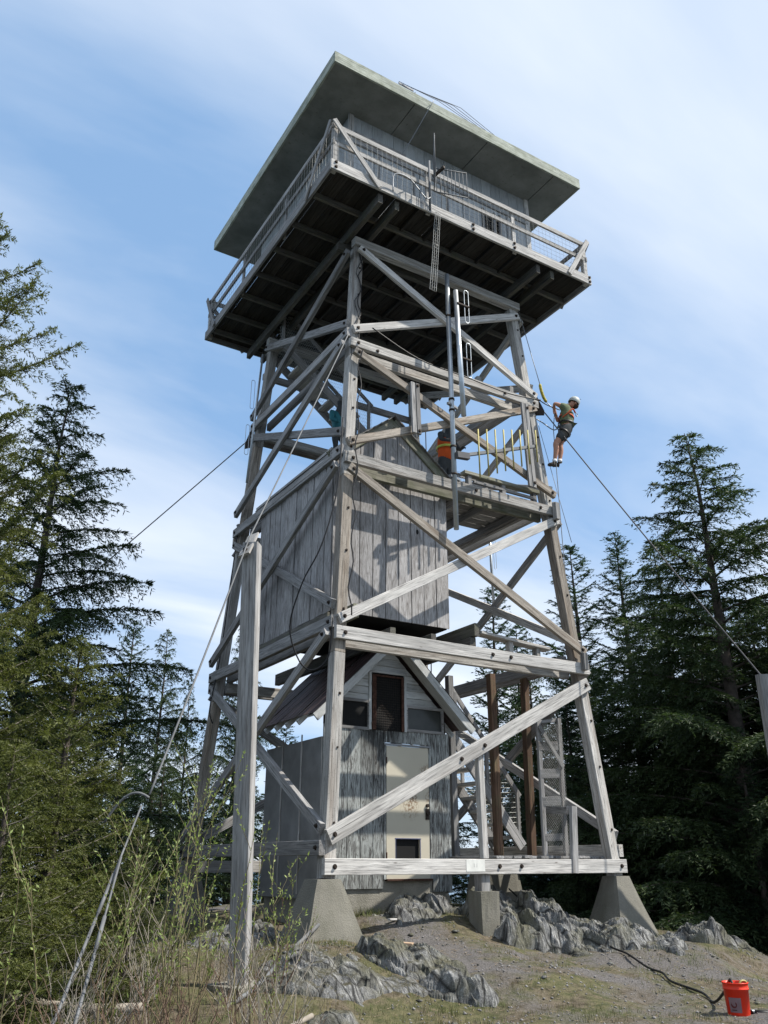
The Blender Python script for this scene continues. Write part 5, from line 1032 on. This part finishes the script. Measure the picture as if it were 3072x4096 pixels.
def conifer(H, Rb, seed, kind='fir', nbr=150, bare=0.0, leafL=0.085, leafW=0.03, dens=1.0, top_nod=0.0, az=None):
    """returns trunk, branches and crown meshes, base at the origin"""
    g = np.random.default_rng(seed); br = []; LP = []; LD = []; LS = []
    lean = g.normal(0, 0.012, 2)
    def tr(z): f = z/H; return np.array([lean[0]*z+top_nod*max(0, f-0.9)*6*0.35, lean[1]*z, z*(1-0.0*f)])
    tz = np.linspace(0, H, 22); trunk = [(np.array([tr(z) for z in tz]), 0.018*H*0.8+0.02, 0.008)]
    for i in range(nbr):
        f = (i+g.random()*0.9)/nbr; z = H*(bare+(1-bare)*f**(0.92)); u = 1-z/H
        prof = (u**0.72) if kind != 'heml' else (u**0.62)*(0.8+0.35*math.sin(3*u))
        Lb = Rb*prof*(g.uniform(0.45, 1.2) if g.random() < 0.8 else g.uniform(1.0, 1.35))+0.07
        if kind == 'heml' and g.random() < 0.14: Lb *= 1.3
        a = i*2.39996+g.normal(0, 0.35) if az is None else az[0]+g.uniform(-1, 1)*az[1]
        hd = np.array([math.cos(a), math.sin(a), 0]); sd2 = np.array([-hd[1], hd[0], 0]); n = 9; t_ = np.linspace(0, 1, n)
        if kind == 'fir': el0, cur = 0.50*(1-u)-0.05, 0.22
        elif kind == 'heml': el0, cur = 0.55-0.25*u, -0.30
        else: el0, cur = 0.45-0.35*u, 0.22
        zz_ = Lb*(el0*t_+cur*t_**2)+g.normal(0, 0.02)*Lb*t_; side = g.normal(0, 0.10)*Lb*t_**2
        pts = tr(z)[None]+hd[None]*(Lb*t_*0.95)[:, None]+sd2[None]*side[:, None]; pts[:, 2] += zz_
        br.append((pts, 0.008+0.011*Lb, 0.003))
        # twigs along both sides
        sp = 0.085/dens if kind != 'doug' else 0.075/dens; nt_ = max(4, int(Lb/sp)); tt = np.linspace(0.12 if Lb > 1 else 0.05, 0.99, nt_)
        for sgn in (-1, 1):
            tj = np.clip(tt+g.uniform(-0.5, 0.5, nt_)*sp/Lb, 0.03, 1.0); base_ = np.stack([np.interp(tj, t_, pts[:, c]) for c in range(3)], 1)
            tl = (0.10+0.36*Lb*(1-tj)**0.8*np.minimum(1, tj*5)+0.03)*g.uniform(0.5, 1.25, nt_); tl = np.minimum(tl, 0.75)
            fw = g.uniform(0.45, 0.9, nt_); dd = hd[None]*fw[:, None]+sd2[None]*sgn*(1-0.35*fw[:, None])+np.array([0, 0, 1])[None]*(g.normal(-0.10 if kind != 'doug' else 0.05, 0.16, nt_))[:, None]; dd = unit(dd)
            droop = {'fir': 0.05, 'heml': 0.55, 'doug': 0.15}[kind]
            for k in range(nt_):
                m = max(2, int(tl[k]/(leafL*0.42))); s_ = np.linspace(0.0, 1, m); q_ = base_[k]+dd[k]*(tl[k]*s_)[:, None]; q_[:, 2] -= droop*tl[k]*s_**2
                LP.append(q_); LD.append(np.repeat(dd[k][None], m, 0)-np.array([0, 0, 1])*droop*s_[:, None]*1.2); LS.append(np.full(m, 1.0 if k % 2 else -1.0))
                if kind == 'doug' and k % 3 == 0 and tl[k] > 0.2: br.append((q_[::max(1, m//3)] if m > 6 else q_[[0, -1]], 0.004, 0.002))
        # along the branch itself
        m = int(Lb/(leafL*0.35)); s_ = g.uniform(0.35, 1.02, m); q_ = np.stack([np.interp(np.minimum(s_, 1), t_, pts[:, c]) for c in range(3)], 1); LP.append(q_); LD.append(np.repeat(hd[None], m, 0)); LS.append(np.ones(m))
    P = np.concatenate(LP); D = unit(np.concatenate(LD)); n = len(P)
    g2 = g; outV = []; outQ = []; c = 0
    reps = 4
    for rep in range(reps):
        rv_ = unit(g2.normal(0, 1, (n, 3))); perp = unit(np.cross(D, rv_)); 
        if kind == 'fir': perp[:, 2] = np.abs(perp[:, 2])*0.6
        if kind == 'heml': perp[:, 2] *= 0.5
        DD = unit(D*0.75+perp*(0.75 if kind != 'doug' else 0.9)); S = unit(np.cross(DD, unit(g2.normal(0, 1, (n, 3))+np.array([0, 0, 1.2]))))
        V, Q = diamonds(P+g2.normal(0, 0.008, (n, 3)), DD, S, (leafL*g2.uniform(0.6, 1.2, n))[:, None], (leafW*g2.uniform(0.7, 1.2, n))[:, None]); outV.append(V); outQ.append(Q+c); c += len(V)
    tv, tq = tubes_np(trunk, 9); bv, bq = tubes_np(br, 3)
    return (npmesh('trunk', tv, tq, BARK, True), npmesh('branches', bv, bq, BRNC if kind == 'doug' else BARK), npmesh('crown', np.concatenate(outV), np.concatenate(outQ), {'fir': FIRN, 'heml': HEML, 'doug': DOUG}[kind]))
def tree(name, meshes, x, y, ztop, Hm, label, cat='tree', group=None, rz=0.0, s=1.0, widen=1.0, zb=None):
    sc_ = s; M = Matrix.Translation((x, y, ztop-Hm*sc_)) @ Matrix.Rotation(rz, 4, 'Z') @ Matrix.Diagonal((sc_*widen, sc_*widen, sc_, 1))
    t_ = place(bpy.data.objects.new(name, None), None, M); tag(t_, label, cat, group)
    for me in meshes:
        o = obj(me.name.split('.')[0], me, t_, M)
        if not me.name.startswith('trunk'): o['kind'] = 'stuff'
    return t_
HA = conifer(15.5, 3.6, 11, 'heml', 150, 0.08, 0.115, 0.024, 0.85, 0.5)
HB_ = conifer(12.0, 2.5, 12, 'heml', 115, 0.05, 0.105, 0.023, 0.85, 0.6)
FA = conifer(12.5, 2.2, 21, 'fir', 135, 0.05, 0.095, 0.024, 0.85)
FB = conifer(10.0, 1.5, 22, 'fir', 110, 0.05, 0.095, 0.024, 0.8)
gl_, gr_ = 'dark conifers behind the left of the tower', 'dark conifers behind the right of the tower'
tree('hemlock_tree', HA, -5.737, 4.077, 10.2, 15.5, 'tall dark hemlock rising left of the tower with a nodding tip', group=gl_, rz=0.4, widen=1.0)
tree('hemlock_tree', HA, 9.6, -0.35, 10.95, 15.5, 'tallest hemlock on the right with long drooping side branches', group=gr_, rz=2.1, widen=1.3)
tree('hemlock_tree', HB_, 12.2, -1.6, 9.6, 12.0, 'hemlock at the right edge of the photo with its tip outside', group=gr_, rz=1.0, s=1.15)
tree('hemlock_tree', HB_, 11.42, 3.01, 9.06, 12.0, 'hemlock crown between the tallest hemlock and the slim fir', group=gr_, rz=3.0, s=1.1, widen=1.15)
tree('fir_tree', FA, 10.06, 4.86, 9.6, 12.5, 'slim fir with tiered branches directly right of the tower leg', group=gr_, rz=0.3, s=1.0, widen=1.15)
tree('fir_tree', FA, 11.9, 4.74, 10.13, 12.5, 'slim pointed fir with a long bare leader right of the first fir', group=gr_, rz=2.2, s=1.05, widen=1.1)
tree('fir_tree', FB, 9.7, 9.13, 9.1, 10.0, 'fir tip showing through the middle of the tower frame', group=gr_, rz=1.2, s=1.3, widen=1.1)
tree('fir_tree', FB, 12.0, 10.5, 8.5, 10.0, 'small fir tip above the planks right of the storage room', group=gr_, rz=2.7, s=1.25, widen=1.05)
tree('hemlock_tree', HB_, 11.0, 8.4, 7.6, 12.0, 'pale nodding hemlock tip inside the frame right of the fir tip', group=gr_, rz=0.7, s=1.1, widen=0.7)
tree('fir_tree', FA, -2.05, 10.0, 6.5, 12.5, 'fir with a straight tip right behind the dark hemlock', group=gl_, rz=1.9, s=1.0, widen=0.85)
tree('hemlock_tree', HB_, -0.83, 11.67, 6.75, 12.0, 'loose pale hemlock with a curled tip left of the guy cable', group=gl_, rz=4.0, s=1.05, widen=0.75)
tree('hemlock_tree', HB_, 0.82, 13.68, 5.8, 12.0, 'thin young hemlock crossed by the pale guy cable', group=gl_, rz=2.6, s=1.0, widen=0.6)
tree('fir_tree', FB, 1.14, 13.28, 3.6, 10.0, 'short fir between the thin hemlock and the left leg', group=gl_, rz=2.0, s=1.0, widen=0.9)
tree('fir_tree', FA, 1.4, 10.9, 5.2, 12.5, 'dense dark fir seen between the left leg and the guy post', group=gl_, rz=5.0, s=0.95, widen=0.9)
tree('hemlock_tree', HB_, 2.6, 13.97, 8.3, 12.0, 'pale hemlock leader showing beside the top of the guy post', group=gl_, rz=5.6, s=1.1, widen=0.6)
tree('fir_tree', FB, 3.6, 12.2, 4.2, 10.0, 'dark fir low behind the shed seen under the roof eave', group=gl_, rz=0.6, s=0.9, widen=1.1)
extra = [(12.5, 1.0, 7.0, HB_, 12.0, 0.95, 1.2), (10.8, 2.2, 5.6, FA, 12.5, 0.8, 1.15), (8.4, 3.4, 4.4, HB_, 12.0, 0.75, 1.2), (7.6, 5.6, 3.6, FB, 10.0, 0.8, 1.2), (12.0, -3.6, 5.8, HA, 15.5, 0.6, 1.2), (9.9, -2.8, 3.6, HB_, 12.0, 0.7, 1.3), (8.6, -1.2, 3.0, FA, 12.5, 0.55, 1.3), (14.5, 6.0, 7.2, HA, 15.5, 0.75, 1.0), (13.5, 8.0, 6.6, FA, 12.5, 0.9, 1.1), (7.4, 8.8, 3.0, HB_, 12.0, 0.7, 1.1), (14.8, -1.2, 7.6, HA, 15.5, 0.8, 1.0), (9.0, 0.9, 1.6, FB, 10.0, 0.7, 1.5)]
extra += [(10.6, 6.8, 5.6, HA, 15.5, 0.62, 1.2), (9.3, 4.9, 4.6, FA, 12.5, 0.62, 1.4), (13.4, 2.8, 7.6, HA, 15.5, 0.8, 1.1), (11.2, -0.6, 6.6, HB_, 12.0, 0.95, 1.4), (12.6, -2.6, 7.2, HA, 15.5, 0.75, 1.1), (10.3, 0.9, 5.6, HB_, 12.0, 0.85, 1.4), (16.0, 4.0, 8.6, HA, 15.5, 0.95, 1.2), (9.6, 3.2, 3.4, HA, 15.5, 0.45, 1.5)]
elab = ['bushy hemlock filling the gap behind the tallest hemlock', 'broad fir low in front of the slim fir pair', 'rounded hemlock just right of the right leg at girt height', 'dark fir seen through the stair landing frame', 'dense hemlock low at the far right edge', 'spreading hemlock above the right pier in deep shade', 'small wide fir below the tallest hemlock', 'back row hemlock between the slim firs and the tallest hemlock', 'back row fir just right of the right leg', 'hemlock behind the brown posts in the stair bay', 'back row hemlock beside the right edge', 'lowest bushy fir at the ground edge on the right', 'hemlock seen low between the brown posts and the right leg', 'wide fir just outside the right leg near the landing', 'tall back row hemlock rising behind the slim firs', 'thick hemlock in front of the trunk of the tallest hemlock', 'dense hemlock between the tallest hemlock and the right edge', 'full hemlock low between the slim firs and the tallest hemlock', 'rearmost hemlock in the gap right of the slim fir pair', 'squat hemlock in deep shade beside the right pier']
for (x, y, zt__, ms, Hm, s_, wd), lb in zip(extra, elab): tree('hemlock_tree' if ms in (HA, HB_) else 'fir_tree', ms, x, y, zt__, Hm, lb, group=gr_, rz=x*1.7+y, s=s_, widen=wd)
extra = [(-7.2, 5.0, 5.4, HB_, 12.0, 0.8, 1.2, 'bushy hemlock filling the shade left of the dark hemlock'), (-5.0, 6.4, 4.2, HA, 15.5, 0.6, 1.1, 'hemlock behind the dark hemlock at mid height'), (-3.4, 7.5, 3.4, FA, 12.5, 0.7, 1.2, 'dark fir filling in right of the dark hemlock base'), (-1.2, 9.0, 2.6, HB_, 12.0, 0.6, 1.3, 'short hemlock low behind the willow twigs'), (2.0, 9.4, 1.9, FB, 10.0, 0.75, 1.3, 'low wide fir behind the left pier'), (5.0, 11.5, 2.6, HB_, 12.0, 0.7, 1.1, 'hemlock hidden low behind the shed'), (-8.6, 2.2, 4.2, HA, 15.5, 0.5, 1.3, 'low hemlock behind the olive fir at the left edge')]
for x, y, zt__, ms, Hm, s_, wd, lb in extra: tree('hemlock_tree' if ms in (HA, HB_) else 'fir_tree', ms, x, y, zt__, Hm, lb, group=gl_, rz=x*1.3+y, s=s_, widen=wd)
# near douglas firs on the left
DA_ = conifer(10.8, 2.7, 31, 'doug', 140, 0.02, 0.055, 0.013, 0.9)
DB_ = conifer(4.2, 1.25, 32, 'doug', 80, 0.03, 0.045, 0.010, 0.9)
tree('douglas_fir', DA_, -8.2, -4.3, 7.2, 10.8, 'tall olive green fir reaching in from the left edge high up', rz=0.9)
tree('douglas_fir', DB_, -6.6, -4.5, 2.2, 4.2, 'young olive fir in front of the dark hemlock, tip at mid height', rz=0.3, group='young olive firs at lower left', s=0.85, widen=1.25)
tree('douglas_fir', DB_, -7.25, -6.1, 1.0, 4.2, 'young olive fir nearest the camera at the left edge', rz=2.3, group='young olive firs at lower left', s=0.6, widen=1.3)
tree('douglas_fir', DB_, -5.9, -4.9, 0.45, 4.2, 'smallest olive fir behind the anchor rods', rz=4.3, group='young olive firs at lower left', s=0.42)

tree('douglas_fir', DA_, -8.25, -4.7, 5.4, 10.8, 'second olive fir reaching in from the left edge below the first', rz=3.4, s=0.66)
# ------------------------------------------------------------------ willow shrubs and twigs
STEM = plain('olive_stem', (0.15, 0.13, 0.07), 0.8, 0, 0.3); TWIG = plain('russet_twig', (0.13, 0.085, 0.06), 0.85, 0, 0.4); GTWG = plain('grey_dead_twig', (0.27, 0.24, 0.20), 0.9, 0, 0.3)
BUD = leafmat('willow_leaf', (0.14, 0.20, 0.05), (0.36, 0.42, 0.16), 0.35, 6)
def shrub(name, x, y, ns, hgt, spread, seed, mat, leaf, label, group, lean=(0, 0), nl=1.0, r0=0.009):
    g = np.random.default_rng(seed); z0 = gz(x, y)-0.03; paths = []; LP = []; LD = []
    for i in range(ns):
        a = g.uniform(0, 6.28); L_ = hgt*g.uniform(0.5, 1.1); n = 9; t_ = np.linspace(0, 1, n); sp = spread*g.uniform(0.2, 1.0)
        d = np.array([math.cos(a)*sp+lean[0], math.sin(a)*sp+lean[1]]); curl = g.normal(0, 0.06, 2)
        P = np.stack([g.normal(0, 0.05)+d[0]*L_*t_**1.15+curl[0]*np.sin(t_*4)*L_, g.normal(0, 0.05)+d[1]*L_*t_**1.15+curl[1]*np.sin(t_*4)*L_, L_*t_*(1-0.18*t_*sp)], 1)+g.normal(0, 0.006, (n, 3))
        paths.append((P, r0*g.uniform(0.5, 1.2), 0.0015))
        for b in range(int(g.integers(3, 7))):
            tb = g.uniform(0.3, 0.95); p = np.array([np.interp(tb, t_, P[:, c]) for c in range(3)]); a2 = g.uniform(0, 6.28); l2 = L_*g.uniform(0.12, 0.35); tt = np.linspace(0, 1, 5)
            Q_ = p+np.stack([math.cos(a2)*l2*0.55*tt, math.sin(a2)*l2*0.55*tt, l2*0.85*tt], 1)+g.normal(0, 0.005, (5, 3)); paths.append((Q_, 0.003, 0.001))
            if leaf:
                m = int(l2/0.028*nl); s_ = g.uniform(0.15, 1.02, m); LP.append(np.stack([np.interp(s_, tt, Q_[:, c]) for c in range(3)], 1)); LD.append(np.repeat(unit((Q_[-1]-Q_[0])[None]), m, 0))
        if leaf:
            m = int(L_/0.035*nl); s_ = g.uniform(0.4, 1.02, m); LP.append(np.stack([np.interp(s_, t_, P[:, c]) for c in range(3)], 1)); LD.append(np.repeat(unit((P[-1]-P[4])[None]), m, 0))
    S_ = thing(name, (x, y, z0), label, 'shrub', group); V, Q = tubes_np(paths, 4); M = Matrix.Translation((x, y, z0)); obj('stems', npmesh('stems', V, Q, mat), S_, M)
    if leaf and LP:
        P = np.concatenate(LP); D = np.concatenate(LD); n = len(P); DD = unit(D*0.9+g.normal(0, 0.45, (n, 3))); S = unit(np.cross(DD, g.normal(0, 1, (n, 3))))
        V, Q = diamonds(P, DD, S, g.uniform(0.018, 0.042, n)[:, None], g.uniform(0.007, 0.014, n)[:, None]); o = obj('leaves', npmesh('leaves', V, Q, BUD), S_, M)
wl = 'budding willow shrubs in the lower left corner'
shrub('willow_shrub', -6.0, -6.9, 7, 2.1, 0.22, 1, STEM, True, 'tallest willow shrub with catkins in front of the young firs', wl, (0.02, 0.0))
shrub('willow_shrub', -5.6, -7.2, 6, 1.6, 0.25, 2, STEM, True, 'straight stemmed willow halfway between the rods and the guy post', wl)
shrub('willow_shrub', -5.5, -5.7, 6, 1.3, 0.3, 3, STEM, True, 'leafy willow with leaning stems left of the guy post', wl, (0.1, 0.05))
shrub('willow_shrub', -6.7, -7.6, 8, 1.7, 0.3, 4, STEM, True, 'willow shrub beside the anchor rods', wl)
shrub('willow_shrub', -7.4, -7.6, 9, 1.6, 0.35, 5, STEM, True, 'low willow at the left edge of the photo', wl, (-0.1, 0))
shrub('willow_shrub', -5.9, -4.3, 9, 1.6, 0.35, 6, STEM, True, 'far willow in front of the shaded left pier', wl)
shrub('willow_shrub', -4.35, -4.95, 6, 0.95, 0.4, 7, TWIG, True, 'small budding shrub right at the foot of the guy post', wl, (0.15, 0.0), 0.8)
tw = 'bare russet twig clumps among the willows'
for i, (x, y, ns, hh) in enumerate(((-5.4, -6.5, 18, 0.7), (-5.8, -7.8, 24, 1.0), (-6.6, -8.2, 24, 0.9), (-5.1, -5.4, 16, 0.7), (-7.1, -8.3, 20, 0.9), (-6.0, -5.8, 20, 1.1), (-5.2, -7.0, 12, 0.4), (-6.9, -7.4, 30, 0.8), (-6.3, -7.6, 28, 0.8), (-7.3, -8.6, 26, 0.7), (-6.2, -8.5, 26, 0.55))):
    shrub('twig_clump', x, y, ns, hh, 0.6, 40+i, TWIG if i % 2 == 0 else GTWG, False, ['russet twigs in front of the concrete footing', 'tangle of grey twigs at the bottom edge left of centre', 'russet twigs across the anchor rods', 'thin grey twigs leaning over the foot of the guy post', 'russet twigs in the lower left corner', 'grey twigs on the slope behind the rods', 'sparse low russet twigs on the grass at the bottom edge', 'dense grey brush around the upper end of the anchor rods', 'dense russet brush between the anchor rods and the willows', 'dense grey brush at the very corner of the photo', 'low russet brush along the bottom edge by the rods'][i], tw, r0=0.005)
for i, (a, b, r_) in enumerate((((-7.6, -6.4, -1.0), (-5.4, -7.3, -1.05), 0.03), ((-7.9, -5.2, -0.75), (-6.0, -5.9, -0.95), 0.035), ((-6.6, -7.6, -1.05), (-4.9, -6.7, -1.05), 0.02))):
    pts = [Vector(a).lerp(Vector(b), t_)+Vector((0, 0, 0.06*math.sin(t_*5+i)+0.05)) for t_ in np.linspace(0, 1, 10)]
    tag(tubeobj('fallen_branch', pts, r_, GTWG, None, 7), ('grey fallen branch crossing the anchor rods', 'thick fallen branch in the shade under the young firs', 'thin fallen branch in front of the footing block')[i], 'branch')
